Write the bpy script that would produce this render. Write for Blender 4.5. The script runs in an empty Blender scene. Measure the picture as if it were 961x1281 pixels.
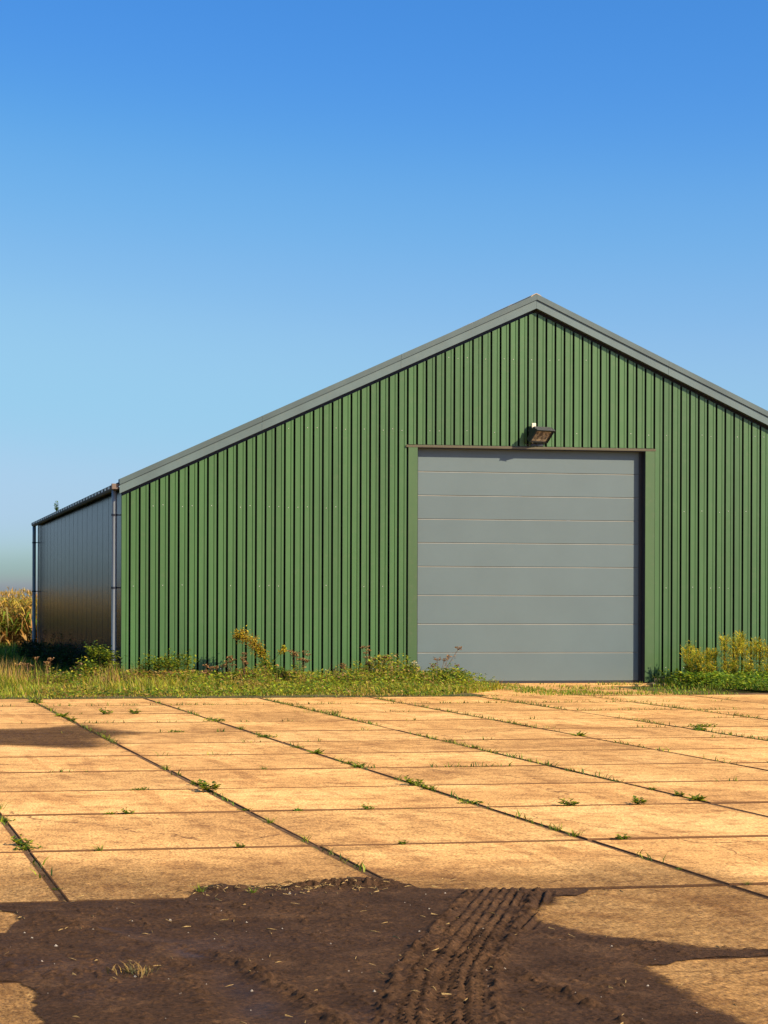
import bpy, bmesh, math, random
import numpy as np
from mathutils import Vector, Matrix

random.seed(7)
rng = np.random.default_rng(7)
R = math.radians
scene = bpy.context.scene
col = scene.collection

# ------------------------------------------------------------------ camera
YAW = R(9.0)
cam_d = bpy.data.cameras.new('camera')
cam = bpy.data.objects.new('camera', cam_d)
col.objects.link(cam)
cam.location = (0, 0, 1.76)
cam.rotation_mode = 'XYZ'
cam.rotation_euler = (Matrix.Rotation(-YAW, 4, 'Z') @ Matrix.Rotation(R(90), 4, 'X') @ Matrix.Rotation(R(0.2), 4, 'Z')).to_euler()
cam_d.sensor_fit = 'HORIZONTAL'
cam_d.sensor_width = 36
cam_d.lens = 2270 / 961 * 36
cam_d.shift_x = 280.5 / 961
cam_d.shift_y = 109.5 / 961
cam_d.clip_end = 5000
scene.camera = cam

# ------------------------------------------------------------------ light
SUN_DIR = Vector((-1.0, 1.0, -1.0)).normalized()      # the way the light travels
elev = math.asin(-SUN_DIR.z)
world = bpy.data.worlds.new('World')
scene.world = world
world.use_nodes = True
wn, wl = world.node_tree.nodes, world.node_tree.links
sky = wn.new('ShaderNodeTexSky')
sky.sky_type = 'NISHITA'
sky.sun_disc = False
sky.sun_elevation = elev
sky.sun_rotation = math.atan2(-SUN_DIR.x, -SUN_DIR.y)
sky.altitude = 0
sky.air_density = 1.0
sky.dust_density = 1.25
sky.ozone_density = 6.0
SKY = 0.11
def wmul(src, c):
    t = wn.new('ShaderNodeMix'); t.data_type = 'RGBA'; t.blend_type = 'MULTIPLY'; t.clamp_result = False
    t.inputs[0].default_value = 1; wl.new(src, t.inputs[6]); t.inputs[7].default_value = (*c, 1); return t.outputs[2]
cv_ = wn.new('ShaderNodeRGBCurve')                 # clear polarised autumn blue: less red in the deep part of the sky
cv_.mapping.extend = 'EXTRAPOLATED'; cv_.mapping.use_clip = False
rc = cv_.mapping.curves[0]
for p_ in ((.12,.062),(.165,.145),(.195,.210),(.23,.270),(.28,.300),(.33,.370),(.40,.42)): rc.points.new(*p_)
gc_ = cv_.mapping.curves[1]
for p_ in ((.28,.270),(.345,.378),(.40,.447),(.47,.530),(.575,.572),(.8,.78)): gc_.points.new(*p_)
bc_ = cv_.mapping.curves[2]
for p_ in ((.44,.41),(.64,.690),(.75,.735),(.83,.755),(.895,.768)): bc_.points.new(*p_)
for k_, e_ in ((0,.97),(1,.95),(2,.86)):
    cv_.mapping.curves[k_].points[-1].location = (1.0, e_)
cv_.mapping.update()
wl.new(wmul(sky.outputs[0], (SKY, SKY*1.16, SKY*1.42)), cv_.inputs['Color'])
wl.new(wmul(cv_.outputs[0], (1/SKY,)*3), wn['Background'].inputs['Color'])
wn['Background'].inputs['Strength'].default_value = 0.073

sun_d = bpy.data.lights.new('sun', 'SUN')
sun_d.energy = 5.0
sun_d.angle = R(0.53)
sun_d.color = (1.0, 0.83, 0.60)
sun = bpy.data.objects.new('sun', sun_d)
col.objects.link(sun)
sun.rotation_euler = SUN_DIR.to_track_quat('-Z', 'Y').to_euler()
sun.location = (30, -30, 40)

vs = scene.view_settings
vs.view_transform = 'Standard'
vs.look = 'None'
vs.exposure = 0.75
vs.gamma = 1.0
vs.use_curve_mapping = False

# ------------------------------------------------------------------ helpers
class MB:
    """collects shapes into one mesh"""
    def __init__(s):
        s.v, s.f, s.m = [], [], []
    def add(s, vs_, fs, mi=0):
        o = len(s.v)
        s.v += [tuple(p) for p in vs_]
        for f in fs:
            s.f.append(tuple(i + o for i in f)); s.m.append(mi)
        return s
    def box(s, x0, x1, y0, y1, z0, z1, mi=0):
        return s.add([(x0,y0,z0),(x1,y0,z0),(x1,y1,z0),(x0,y1,z0),(x0,y0,z1),(x1,y0,z1),(x1,y1,z1),(x0,y1,z1)],
                     [(0,3,2,1),(4,5,6,7),(0,1,5,4),(1,2,6,5),(2,3,7,6),(3,0,4,7)], mi)
    def prism(s, prof, a, b, cap=True, mi=0):
        """loft a closed list of 3D offsets from point a to point b"""
        a, b = Vector(a), Vector(b); n = len(prof)
        vs_ = [a + Vector(p) for p in prof] + [b + Vector(p) for p in prof]
        fs = [(i, (i+1) % n, n+(i+1) % n, n+i) for i in range(n)]
        if cap: fs += [tuple(range(n-1, -1, -1)), tuple(range(n, 2*n))]
        return s.add(vs_, fs, mi)
    def tube(s, pts, r, n=10, mi=0):
        pts = [Vector(p) for p in pts]
        rs = r if isinstance(r, (list, tuple)) else [r]*len(pts)
        vs_, fs = [], []
        for i, p in enumerate(pts):
            d = (pts[min(i+1, len(pts)-1)] - pts[max(i-1, 0)]).normalized()
            u = d.orthogonal().normalized() if i == 0 else (u - d*u.dot(d)).normalized()
            w = d.cross(u)
            for k in range(n):
                a = 2*math.pi*k/n
                vs_.append(p + (u*math.cos(a) + w*math.sin(a))*rs[i])
        for i in range(len(pts)-1):
            for k in range(n):
                k2 = (k+1) % n
                fs.append((i*n+k, i*n+k2, (i+1)*n+k2, (i+1)*n+k))
        fs += [tuple(range(n-1, -1, -1)), tuple((len(pts)-1)*n + k for k in range(n))]
        return s.add(vs_, fs, mi)
    def mesh(s, name, mats, smooth=False):
        me = bpy.data.meshes.new(name)
        me.from_pydata(s.v, [], s.f)
        for m in (mats if isinstance(mats, (list, tuple)) else [mats]): me.materials.append(m)
        me.polygons.foreach_set('material_index', s.m)
        if smooth: me.polygons.foreach_set('use_smooth', [True]*len(s.f))
        me.update()
        return me
    def build(s, name, mats, parent=None, smooth=False, bevel=0):
        o = bpy.data.objects.new(name, s.mesh(name, mats, smooth))
        col.objects.link(o); o.parent = parent
        if bevel:
            bm = bmesh.new(); bm.from_mesh(o.data)
            bmesh.ops.remove_doubles(bm, verts=bm.verts, dist=1e-5)
            bmesh.ops.bevel(bm, geom=bm.edges[:], offset=bevel, segments=2, affect='EDGES', profile=.6)
            bm.to_mesh(o.data); bm.free()
        return o

def tag(o, label=None, cat=None, group=None, kind=None):
    if label: o['label'] = label
    if cat: o['category'] = cat
    if group: o['group'] = group
    if kind: o['kind'] = kind
    return o

def empty(name, loc, rz=0):
    o = bpy.data.objects.new(name, None); col.objects.link(o)
    o.location = loc; o.rotation_euler.z = rz; o.empty_display_size = .2
    return o

def link(me, name, loc=(0,0,0), rz=0, parent=None, scale=1):
    o = bpy.data.objects.new(name, me); col.objects.link(o)
    o.location = loc; o.rotation_euler.z = rz; o.parent = parent
    o.scale = (scale,)*3 if not isinstance(scale, (tuple, list)) else scale
    return o

def vnoise(x, y, seed=0):
    """smooth value noise on arrays, -1..1"""
    xi, yi = np.floor(x).astype(np.int64), np.floor(y).astype(np.int64)
    fx, fy = x - xi, y - yi
    fx, fy = fx*fx*(3-2*fx), fy*fy*(3-2*fy)
    def h(a, b):
        n = (a*374761393 + b*668265263 + seed*1274126177) & 0x7fffffff
        n = ((n ^ (n >> 13))*1274126177) & 0x7fffffff
        return ((n ^ (n >> 16)) & 0xffff)/32767.5 - 1
    return (h(xi,yi)*(1-fx)+h(xi+1,yi)*fx)*(1-fy) + (h(xi,yi+1)*(1-fx)+h(xi+1,yi+1)*fx)*fy
def fbm(x, y, seed=0, octv=4):
    s, a, t = 0, 1., 0
    for o in range(octv):
        s = s + a*vnoise(x*2**o, y*2**o, seed+o*17); t += a; a *= .55
    return s/t

# ------------------------------------------------------------------ materials
def mat(name):
    m = bpy.data.materials.new(name); m.use_nodes = True
    nt = m.node_tree
    return m, nt.nodes, nt.links, nt.nodes['Principled BSDF']
def ramp(n, pts):
    r = n.new('ShaderNodeValToRGB')
    e = r.color_ramp.elements
    while len(e) < len(pts): e.new(.5)
    for i, (p, c) in enumerate(pts):
        e[i].position = p; e[i].color = (*c, 1) if len(c) == 3 else c
    return r
def noise(n, l, scale, detail=4, rough=.55, vec=None, dist=0):
    t = n.new('ShaderNodeTexNoise')
    t.inputs['Scale'].default_value = scale; t.inputs['Detail'].default_value = detail
    t.inputs['Roughness'].default_value = rough; t.inputs['Distortion'].default_value = dist
    if vec: l.new(vec, t.inputs['Vector'])
    return t
def mixc(n, l, a, b, fac, mode='MIX'):
    m = n.new('ShaderNodeMix'); m.data_type = 'RGBA'; m.blend_type = mode
    for s_, v in ((0, fac), (6, a), (7, b)):
        if isinstance(v, (int, float)): m.inputs[s_].default_value = v
        elif isinstance(v, tuple): m.inputs[s_].default_value = (*v, 1)
        else: l.new(v, m.inputs[s_])
    return m.outputs[2]
def bump(n, l, b, h, strength, dist):
    t = n.new('ShaderNodeBump'); t.inputs['Strength'].default_value = strength
    t.inputs['Distance'].default_value = dist
    l.new(h, t.inputs['Height']); l.new(t.outputs[0], b.inputs['Normal'])
def geo(n): return n.new('ShaderNodeNewGeometry').outputs['Position']
def scaled(n, l, vec, sx, sy, sz):
    t = n.new('ShaderNodeMapping'); t.inputs['Scale'].default_value = (sx, sy, sz)
    l.new(vec, t.inputs['Vector']); return t.outputs[0]

def painted(name, base, rough, dirt=(.16,.13,.09), amount=.35, streak=True, spec=.5, wave=.25, var=.12, batch=0):
    """coated sheet steel: slight fading, vertical rain streaks, dust"""
    m, n, l, b = mat(name)
    p = geo(n)
    n1 = noise(n, l, 1.0, 5, .6, scaled(n, l, p, 2.2, 2.2, .18) if streak else p)
    r1 = ramp(n, [(.35, tuple(c*(1-var*1.1) for c in base)), (.65, tuple(min(1, c*(1+var*.85)) for c in base))])
    l.new(n1.outputs[0], r1.inputs[0])
    n2 = noise(n, l, 9, 6, .7, p)
    r2 = ramp(n, [(.55, (0,0,0)), (.85, (1,1,1))]); l.new(n2.outputs[0], r2.inputs[0])
    mul = n.new('ShaderNodeMath'); mul.operation = 'MULTIPLY'; mul.inputs[1].default_value = amount
    l.new(r2.outputs[0], mul.inputs[0])
    c = mixc(n, l, r1.outputs[0], dirt, mul.outputs[0])
    if batch:
        oi = n.new('ShaderNodeObjectInfo'); rb = ramp(n, [(0, (1-batch,)*3), (1, (1+batch,)*3)])
        l.new(oi.outputs['Random'], rb.inputs[0]); c = mixc(n, l, c, rb.outputs[0], 1.0, 'MULTIPLY')
    l.new(c, b.inputs['Base Color'])
    rr = n.new('ShaderNodeMapRange'); rr.inputs[3].default_value = rough*.85; rr.inputs[4].default_value = rough*1.25
    l.new(n2.outputs[0], rr.inputs[0]); l.new(rr.outputs[0], b.inputs['Roughness'])
    b.inputs['Specular IOR Level'].default_value = spec
    n3 = noise(n, l, 1.6, 2, .5, p)
    if wave: bump(n, l, b, n3.outputs[0], wave, .012)
    return m

M = {}
M['green'] = painted('green_coated_steel', (.047, .116, .030), .42, amount=.22, var=.16, batch=.05)
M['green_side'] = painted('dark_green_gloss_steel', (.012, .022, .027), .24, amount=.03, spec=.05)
M['green_trim'] = painted('green_flashing', (.046, .098, .028), .45, amount=.25)
M['lintel'] = painted('weathered_lintel', (.100, .085, .050), .5, amount=.4, streak=False)
M['verge'] = painted('grey_green_trim', (.090, .132, .128), .45, amount=.25, streak=False)
M['verge_dark'] = painted('grey_green_trim_top', (.064, .094, .090), .45, amount=.25, streak=False)
M['door'] = painted('grey_door_steel', (.091, .129, .133), .50, dirt=(.16,.17,.16), amount=.10, streak=False, wave=0, var=.035, batch=.03)
M['dust_or_glint'] = painted('pale_ledge_glint', (.235, .225, .19), .9, amount=.3, streak=False, wave=0)
M['pipe'] = painted('grey_pipe', (.20, .225, .24), .35, amount=.3)
M['dark_steel'] = painted('dark_steel', (.018, .022, .034), .6, amount=.1)
M['black'] = painted('black_lamp_metal', (.02, .022, .025), .4, amount=.2, streak=False)
M['cream'] = painted('cream_plastic', (.75, .68, .46), .4, amount=.05, streak=False)
M['zinc'] = painted('zinc_bracket', (.55, .52, .46), .4, amount=.2, streak=False)
M['rust'] = painted('rusty_steel', (.15, .075, .032), .95, amount=.3, streak=False, spec=.05)
M['ridge'] = painted('ridge_tile', (.42, .30, .17), .7, amount=.4, streak=False)
M['gutter_end'] = painted('weathered_end_cap', (.16, .115, .085), .6, amount=.3, streak=False)
M['roof'] = painted('fibre_cement_roof', (.09, .085, .075), .8, amount=.4, streak=False)
M['slot_shade'] = painted('dark_slot_shade', (.008, .016, .010), .8, amount=.05, spec=.1)
M['plinth'] = painted('grey_concrete_plinth', (.22, .19, .15), .85, amount=.4, streak=False)

m, n, l, b = mat('lamp_glass'); M['glass'] = m
b.inputs['Base Color'].default_value = (.16, .12, .075, 1); b.inputs['Roughness'].default_value = .12
t = noise(n, l, 14, 3, .6, geo(n)); r = ramp(n, [(.4, (.12,.09,.06)), (.62, (.40,.31,.19))])
l.new(t.outputs[0], r.inputs[0]); l.new(r.outputs[0], b.inputs['Base Color'])

# concrete slabs
m, n, l, b = mat('yard_concrete'); M['concrete'] = m
p = geo(n)
big = noise(n, l, .55, 5, .6, p, .4)
mid = noise(n, l, 4.5, 6, .65, p)
fin = noise(n, l, 58, 6, .85, scaled(n, l, p, 1, .42, 1))      # broom-finished grain
r1 = ramp(n, [(.38, (.56,.300,.094)), (.5, (.73,.405,.132)), (.62, (.84,.495,.175))])
l.new(big.outputs[0], r1.inputs[0])
r2 = ramp(n, [(.38, (.70,.66,.62)), (.48, (.97,.97,.97)), (.62, (1.10,1.10,1.10))]); l.new(mid.outputs[0], r2.inputs[0])
c1 = mixc(n, l, r1.outputs[0], r2.outputs[0], 1.0, 'MULTIPLY')
r3 = ramp(n, [(.40, (.38,.33,.29)), (.46, (.82,.80,.78)), (.53, (1.0,1.0,1.0)), (.61, (1.45,1.42,1.36))]); l.new(fin.outputs[0], r3.inputs[0])
c2 = mixc(n, l, c1, r3.outputs[0], 1.0, 'MULTIPLY')
oi = n.new('ShaderNodeObjectInfo')
r4 = ramp(n, [(0, (.86,.85,.84)), (.35, (.96,.96,.96)), (.7, (1,1,1)), (1, (1.07,1.06,1.05))]); l.new(oi.outputs['Random'], r4.inputs[0])
c3 = mixc(n, l, c2, r4.outputs[0], 1.0, 'MULTIPLY')
vor = n.new('ShaderNodeTexVoronoi'); vor.inputs['Scale'].default_value = 13; l.new(p, vor.inputs['Vector'])
r5 = ramp(n, [(.07, (.30,.26,.23)), (.15, (1,1,1))]); l.new(vor.outputs[0], r5.inputs[0])
c4 = mixc(n, l, c3, r5.outputs[0], .6, 'MULTIPLY')
stn = noise(n, l, 1.3, 4, .6, p, 1.0)
r6 = ramp(n, [(.54, (1,1,1)), (.63, (.66,.58,.52))]); l.new(stn.outputs[0], r6.inputs[0])
c5 = mixc(n, l, c4, r6.outputs[0], .5, 'MULTIPLY')
# tyre scuffs running across the yard and a few hairline cracks
sc_ = noise(n, l, 1.0, 4, .6, scaled(n, l, p, 3.2, .35, 1), .6)
r7 = ramp(n, [(.55, (1,1,1)), (.63, (.72,.66,.60))]); l.new(sc_.outputs[0], r7.inputs[0])
c6 = mixc(n, l, c5, r7.outputs[0], .65, 'MULTIPLY')
wp = noise(n, l, 1.5, 4, .6, p); wpm = n.new('ShaderNodeMix'); wpm.data_type = 'RGBA'; wpm.blend_type = 'ADD'; wpm.inputs[0].default_value = .5
l.new(p, wpm.inputs[6]); l.new(wp.outputs[1], wpm.inputs[7])
vc = n.new('ShaderNodeTexVoronoi'); vc.feature = 'DISTANCE_TO_EDGE'; vc.inputs['Scale'].default_value = .33; l.new(wpm.outputs[2], vc.inputs['Vector'])
r8 = ramp(n, [(.0, (.25,.2,.17)), (.0035, (1,1,1))]); l.new(vc.outputs[0], r8.inputs[0])
cm_ = noise(n, l, .4, 2, .5, p); r9 = ramp(n, [(.5, (0,0,0)), (.56, (1,1,1))]); l.new(cm_.outputs[0], r9.inputs[0])
c7 = mixc(n, l, c6, r8.outputs[0], r9.outputs[0], 'MULTIPLY')
l.new(c7, b.inputs['Base Color'])
b.inputs['Roughness'].default_value = .88
b.inputs['Specular IOR Level'].default_value = .25
bump(n, l, b, fin.outputs[0], .3, .005)

def soil(name, pts, sc=3., rough=.95):
    m, n, l, b = mat(name)
    t = noise(n, l, sc, 7, .7, geo(n)); r = ramp(n, pts)
    l.new(t.outputs[0], r.inputs[0]); l.new(r.outputs[0], b.inputs['Base Color'])
    b.inputs['Roughness'].default_value = rough; b.inputs['Specular IOR Level'].default_value = .08
    t2 = noise(n, l, sc*9, 5, .7, geo(n)); bump(n, l, b, t2.outputs[0], .7, .03)
    return m
M['soil'] = soil('dark_joint_soil', [(.35, (.085,.050,.029)), (.65, (.22,.130,.066))])
M['earth'] = soil('field_earth', [(.35, (.05,.055,.018)), (.65, (.14,.11,.05))], .8)
M['pebble'] = soil('pebble_stone', [(.3, (.30,.25,.19)), (.7, (.60,.52,.42))], 20)
M['straw'] = soil('straw', [(.3, (.28,.17,.06)), (.7, (.55,.38,.16))], 20)

# foliage: colour of each leaf stored with the mesh
def foliage(name, trans=.42, rough=.6):
    m, n, l, b = mat(name)
    a = n.new('ShaderNodeVertexColor'); a.layer_name = 'tint'
    l.new(a.outputs[0], b.inputs['Base Color'])
    b.inputs['Roughness'].default_value = rough; b.inputs['Specular IOR Level'].default_value = .3
    tr = n.new('ShaderNodeBsdfTranslucent'); l.new(a.outputs[0], tr.inputs[0])
    mx = n.new('ShaderNodeMixShader'); mx.inputs[0].default_value = trans
    l.new(b.outputs[0], mx.inputs[1]); l.new(tr.outputs[0], mx.inputs[2])
    l.new(mx.outputs[0], n['Material Output'].inputs[0])
    return m
M['leaf'] = foliage('leaf')
M['dry'] = foliage('dry_stalk', .15, .8)

# mud: clods, wet film and a ragged edge
m, n, l, b = mat('wet_mud'); M['mud'] = m
p = geo(n)
at = n.new('ShaderNodeAttribute'); at.attribute_name = 'cover'
aw = n.new('ShaderNodeAttribute'); aw.attribute_name = 'wet'
t1 = noise(n, l, 3.2, 6, .65, p, .5); r = ramp(n, [(.3, (.037,.0195,.0100)), (.55, (.065,.0345,.0170)), (.75, (.110,.060,.029))])
l.new(t1.outputs[0], r.inputs[0])
t2 = noise(n, l, 48, 6, .8, p); r2 = ramp(n, [(.36, (.4,.4,.4)), (.5, (.95,.95,.95)), (.60, (1.3,1.22,1.15)), (.70, (2.4,2.1,1.8))]); l.new(t2.outputs[0], r2.inputs[0])
cm = mixc(n, l, r.outputs[0], r2.outputs[0], 1.0, 'MULTIPLY')
l.new(cm, b.inputs['Base Color'])
rr = n.new('ShaderNodeMapRange'); l.new(aw.outputs['Fac'], rr.inputs[0]); rr.inputs[3].default_value = .9; rr.inputs[4].default_value = .34
l.new(rr.outputs[0], b.inputs['Roughness']); b.inputs['Specular IOR Level'].default_value = .10
bump(n, l, b, t2.outputs[0], .7, .009)
# ragged opacity from cover + grain
gsub = n.new('ShaderNodeMath'); gsub.operation = 'MULTIPLY_ADD'; gsub.inputs[1].default_value = .55; 
t3 = noise(n, l, 22, 5, .75, p); l.new(t3.outputs[0], gsub.inputs[0]); l.new(at.outputs['Fac'], gsub.inputs[2])
mr = n.new('ShaderNodeMapRange'); mr.interpolation_type = 'SMOOTHSTEP'
mr.inputs[1].default_value = .45; mr.inputs[2].default_value = 1.0
l.new(gsub.outputs[0], mr.inputs[0])
trn = n.new('ShaderNodeBsdfTransparent'); mx = n.new('ShaderNodeMixShader')
l.new(mr.outputs[0], mx.inputs[0]); l.new(trn.outputs[0], mx.inputs[1]); l.new(b.outputs[0], mx.inputs[2])
l.new(mx.outputs[0], n['Material Output'].inputs[0])

# ------------------------------------------------------------------ ground
g = MB(); g.add([(-900,-400,-.06),(900,-400,-.06),(900,2500,-.06),(-900,2500,-.06)], [(0,1,2,3)])
tag(g.build('ground', M['earth']), 'bare brown green earth under the yard and the field', kind='structure')
# raised soil of the grass verges and of the strip beside the barn
vs_ = MB(); vs_.box(-14, 11.2, 32.02, 37.2, -.5, .008); vs_.box(-14, 4.98, 37.2, 130, -.5, .012); vs_.box(17.6, 30, 33.0, 37.2, -.5, .006); vs_.box(4.98, 40, 56.6, 130, -.5, .012)
tag(vs_.build('verge_soil', M['earth']), kind='structure')

# ------------------------------------------------------------------ slab yard
ANG = .022
yard = empty('concrete_yard', (1.12, 10.5, 0), ANG)
tag(yard, 'sandy yard paved with square concrete slabs and dark joints', kind='structure')
MB().box(-9, 24, -8.6, 22.0, -.4, -.0095).build('joint_soil', M['soil'], yard)
rows = [-6.35, -4.25, -2.12, 0.0, 2.13, 4.27, 6.07, 7.90, 9.70, 11.40, 13.22, 15.08, 17.05, 19.25, 21.35, 23.4, 25.75]
def slab_mesh(d, w=2.07, gap=.038):
    x, y = w/2 - gap/2, d/2 - gap*.55
    mb = MB(); e = .014; k = .005
    def ring(a, z):
        c_ = a*2.2 if a > k else a
        return [(-x+a,-y+c_,z),(x-a,-y+c_,z),(x-a,y-c_,z),(-x+a,y-c_,z)]
    v = ring(0,-.14) + ring(0,-k) + ring(k,0) + ring(e,0) + ring(e+.004,-.002)
    fs, mi = [(3,2,1,0)], [0]
    for lv in range(4):
        for i in range(4):
            fs.append((lv*4+i, lv*4+(i+1) % 4, lv*4+4+(i+1) % 4, lv*4+4+i)); mi.append(1 if lv in (0,1,2) else 0)
    fs.append((16,17,18,19)); mi.append(0)
    for f, q in zip(fs, mi): mb.add([v[i] for i in f], [tuple(range(len(f)))], q)
    me = mb.mesh('slab', [M['concrete'], M['rust']])
    bm = bmesh.new(); bm.from_mesh(me); bmesh.ops.remove_doubles(bm, verts=bm.verts, dist=1e-5); bm.to_mesh(me); bm.free()
    return me
NS = 0
for ri in range(len(rows)-1):
    me = slab_mesh(rows[ri+1]-rows[ri])
    for ci in range(-4, 11):
        v = (rows[ri]+rows[ri+1])/2; u = (ci+.5)*2.07
        if v > 21.3 and not (9.4 < u < 15.4): continue
        muddy = ri <= 3
        dz = -.001 if muddy else -random.uniform(.0, .003)
        o = link(me, 'slab', (u + random.uniform(-.008,.008), v + random.uniform(-.008,.008), dz), random.uniform(-.002,.002), yard)
        if not muddy:
            o.rotation_euler.x = random.uniform(-.002,.002); o.rotation_euler.y = random.uniform(-.0018,.0018)
        NS += 1

# ------------------------------------------------------------------ mud
def sdist(px, py, poly):
    """signed distance, positive inside"""
    inside = np.zeros(px.shape, bool); dmin = np.full(px.shape, 1e9)
    for (x0, y0), (x1, y1) in zip(poly, poly[1:]+poly[:1]):
        ex, ey = x1-x0, y1-y0
        t = np.clip(((px-x0)*ex + (py-y0)*ey)/(ex*ex+ey*ey+1e-12), 0, 1)
        dmin = np.minimum(dmin, np.hypot(px-x0-t*ex, py-y0-t*ey))
        c = ((y0 > py) != (y1 > py)) & (px < (x1-x0)*(py-y0)/(y1-y0+1e-12) + x0)
        inside ^= c
    return np.where(inside, dmin, -dmin)
def sstep(a, b_, x):
    t = np.clip((x-a)/(b_-a), 0, 1); return t*t*(3-2*t)
def pathdist(px, py, pts):
    """distance along and signed offset across a polyline"""
    best = np.full(px.shape, 1e9); al = np.zeros(px.shape); off = np.zeros(px.shape); acc = 0
    for (x0, y0), (x1, y1) in zip(pts, pts[1:]):
        ex, ey = x1-x0, y1-y0; L = math.hypot(ex, ey)
        t = np.clip(((px-x0)*ex+(py-y0)*ey)/(L*L), 0, 1)
        dx, dy = px-x0-t*ex, py-y0-t*ey; d = np.hypot(dx, dy)
        s_ = np.sign(ex*dy-ey*dx)
        k = d < best
        best = np.where(k, d, best); al = np.where(k, acc+t*L, al); off = np.where(k, s_*d, off); acc += L
    return al, off
def sheet(name, X, Y, Z, cover, wet, parent=None):
    ny, nx = X.shape
    idx = np.arange(nx*ny).reshape(ny, nx)
    q = np.stack([idx[:-1,:-1], idx[:-1,1:], idx[1:,1:], idx[1:,:-1]], -1).reshape(-1, 4)
    cf = cover.ravel(); q = q[(cf[q].max(1) > -.08)]
    used = np.unique(q); mp = np.full(nx*ny, -1); mp[used] = np.arange(len(used))
    co = np.stack([X.ravel(), Y.ravel(), Z.ravel()], -1)[used]; q = mp[q]
    me = bpy.data.meshes.new(name)
    me.vertices.add(len(co)); me.vertices.foreach_set('co', co.ravel().astype(np.float32))
    me.loops.add(q.size); me.loops.foreach_set('vertex_index', q.ravel().astype(np.int32))
    me.polygons.add(len(q)); me.polygons.foreach_set('loop_start', np.arange(0, q.size, 4, dtype=np.int32))
    me.polygons.foreach_set('use_smooth', np.ones(len(q), bool))
    for nm, a in (('cover', cf), ('wet', wet.ravel())):
        t = me.attributes.new(nm, 'FLOAT', 'POINT'); t.data.foreach_set('value', a[used].astype(np.float32))
    me.materials.append(M['mud']); me.update(); me.validate()
    o = bpy.data.objects.new(name, me); col.objects.link(o); o.parent = parent
    return o
MUD = [(-2.2,10.5),(0.74,10.50),(1.09,10.50),(1.44,10.5),(1.82,10.52),(1.96,10.93),(2.13,11.03),(2.37,10.84),(2.64,10.93),(2.89,11.12),(3.05,11.24),(3.23,11.05),(3.33,10.68),(3.66,10.61),(4.12,10.58),(4.38,10.57),(4.11,10.1),(3.83,9.76),(3.75,9.41),(3.87,9.16),(4.08,8.94),(4.27,8.78),(4.52,8.66),(5.6,8.5),(6.4,8.6),(6.3,8.2),(4.71,8.38),(4.39,8.41),(4.13,8.4),(3.91,8.34),(3.82,8.19),(3.77,7.91),(3.71,7.51),(3.73,7.14),(3.82,6.79),(4.1,4.4),(0.3,4.4),(0.58,5.94),(0.68,7.5),(0.66,7.79),(0.68,8.14),(0.64,8.31),(0.44,8.38),(-1.8,8.43),(-1.8,9.6),(0.67,9.6),(0.75,9.93),(0.74,10.18),(-2.2,10.29)]
FILM = [(3.11,13.98),(3.24,13.0),(3.29,12.64),(3.74,12.59),(3.24,12.24),(3.26,11.42),(3.42,10.8),(3.15,10.93),(2.85,11.15),(3.0,11.99),(3.0,13.12)]
STAIN = [(0.2,24.5),(1.95,24.87),(2.56,25.45),(3.14,25.55),(3.37,24.72),(3.93,23.75),(3.2,22.72),(3.13,21.24),(2.55,20.74),(2.03,21.14),(1.5,21.54),(0.3,21.73)]
xs = np.concatenate([np.arange(-2.3,.1,.03), np.arange(.1,5.0,.0085), np.arange(5.0,6.5,.03)]); ys = np.concatenate([np.arange(4.4,6.9,.03), np.arange(6.9,11.4,.0085), np.arange(11.4,14.2,.03)])
mx_, my_ = xs, ys
X, Y = np.meshgrid(xs, ys)
wob = .045*fbm(X*3, Y*3, 3) + .03*fbm(X*14, Y*14, 5, 3)
d = sdist(X, Y, MUD) + wob*np.where(np.abs(Y-10.5) < .12, .3, 1)
soft = np.where(X > 3.55, .34, np.where(Y < 8.6, .10, .07))
soft = np.where(Y > 10.3, .06, soft)
soft = np.where((np.abs(Y-8.42) < .14) & (X > 3.7), .05, soft)
cov = sstep(-.35, 1.0, d/soft)*1.05 - .1
halo = np.where(X > 3.3, .5, .22); halo = np.where((Y > 10.4) & (X < 1.9), .02, halo)
cov = np.maximum(cov, sstep(-1, .3, d/halo + .35*fbm(X*4, Y*4, 44, 3))*.40 - .1)
d2 = sdist(X, Y, FILM) + .12*fbm(X*2.5, Y*2.5, 31)
cov = np.maximum(cov, sstep(-.12, .12, d2)*.42 - .09)
dust_or_glint = sstep(14.0, 10.8, Y + .8*fbm(X*.7, Y*.7, 47, 3))*sstep(6.4, 5.2, X)*sstep(-2.2, -1.2, X)      # dirt carried off the mud by wheels
cov = np.maximum(cov, dust_or_glint*.50 - .1)
thick = sstep(0, .45, d)*.010
rough = fbm(X*9, Y*9, 9, 5)
clod = np.clip(fbm(X*26, Y*26, 21, 3)-.18, 0, 1)
zone = np.clip(.55+.9*fbm(X*1.3+4, Y*1.3, 41, 3), 0, 1)          # where the ground is churned
h = thick + .006*np.abs(rough)*sstep(0,.2,d) + clod*.026*zone*sstep(0,.15,d) + .006*np.clip(fbm(X*55, Y*55, 23, 3), 0, 1)*sstep(0,.1,d)
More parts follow.
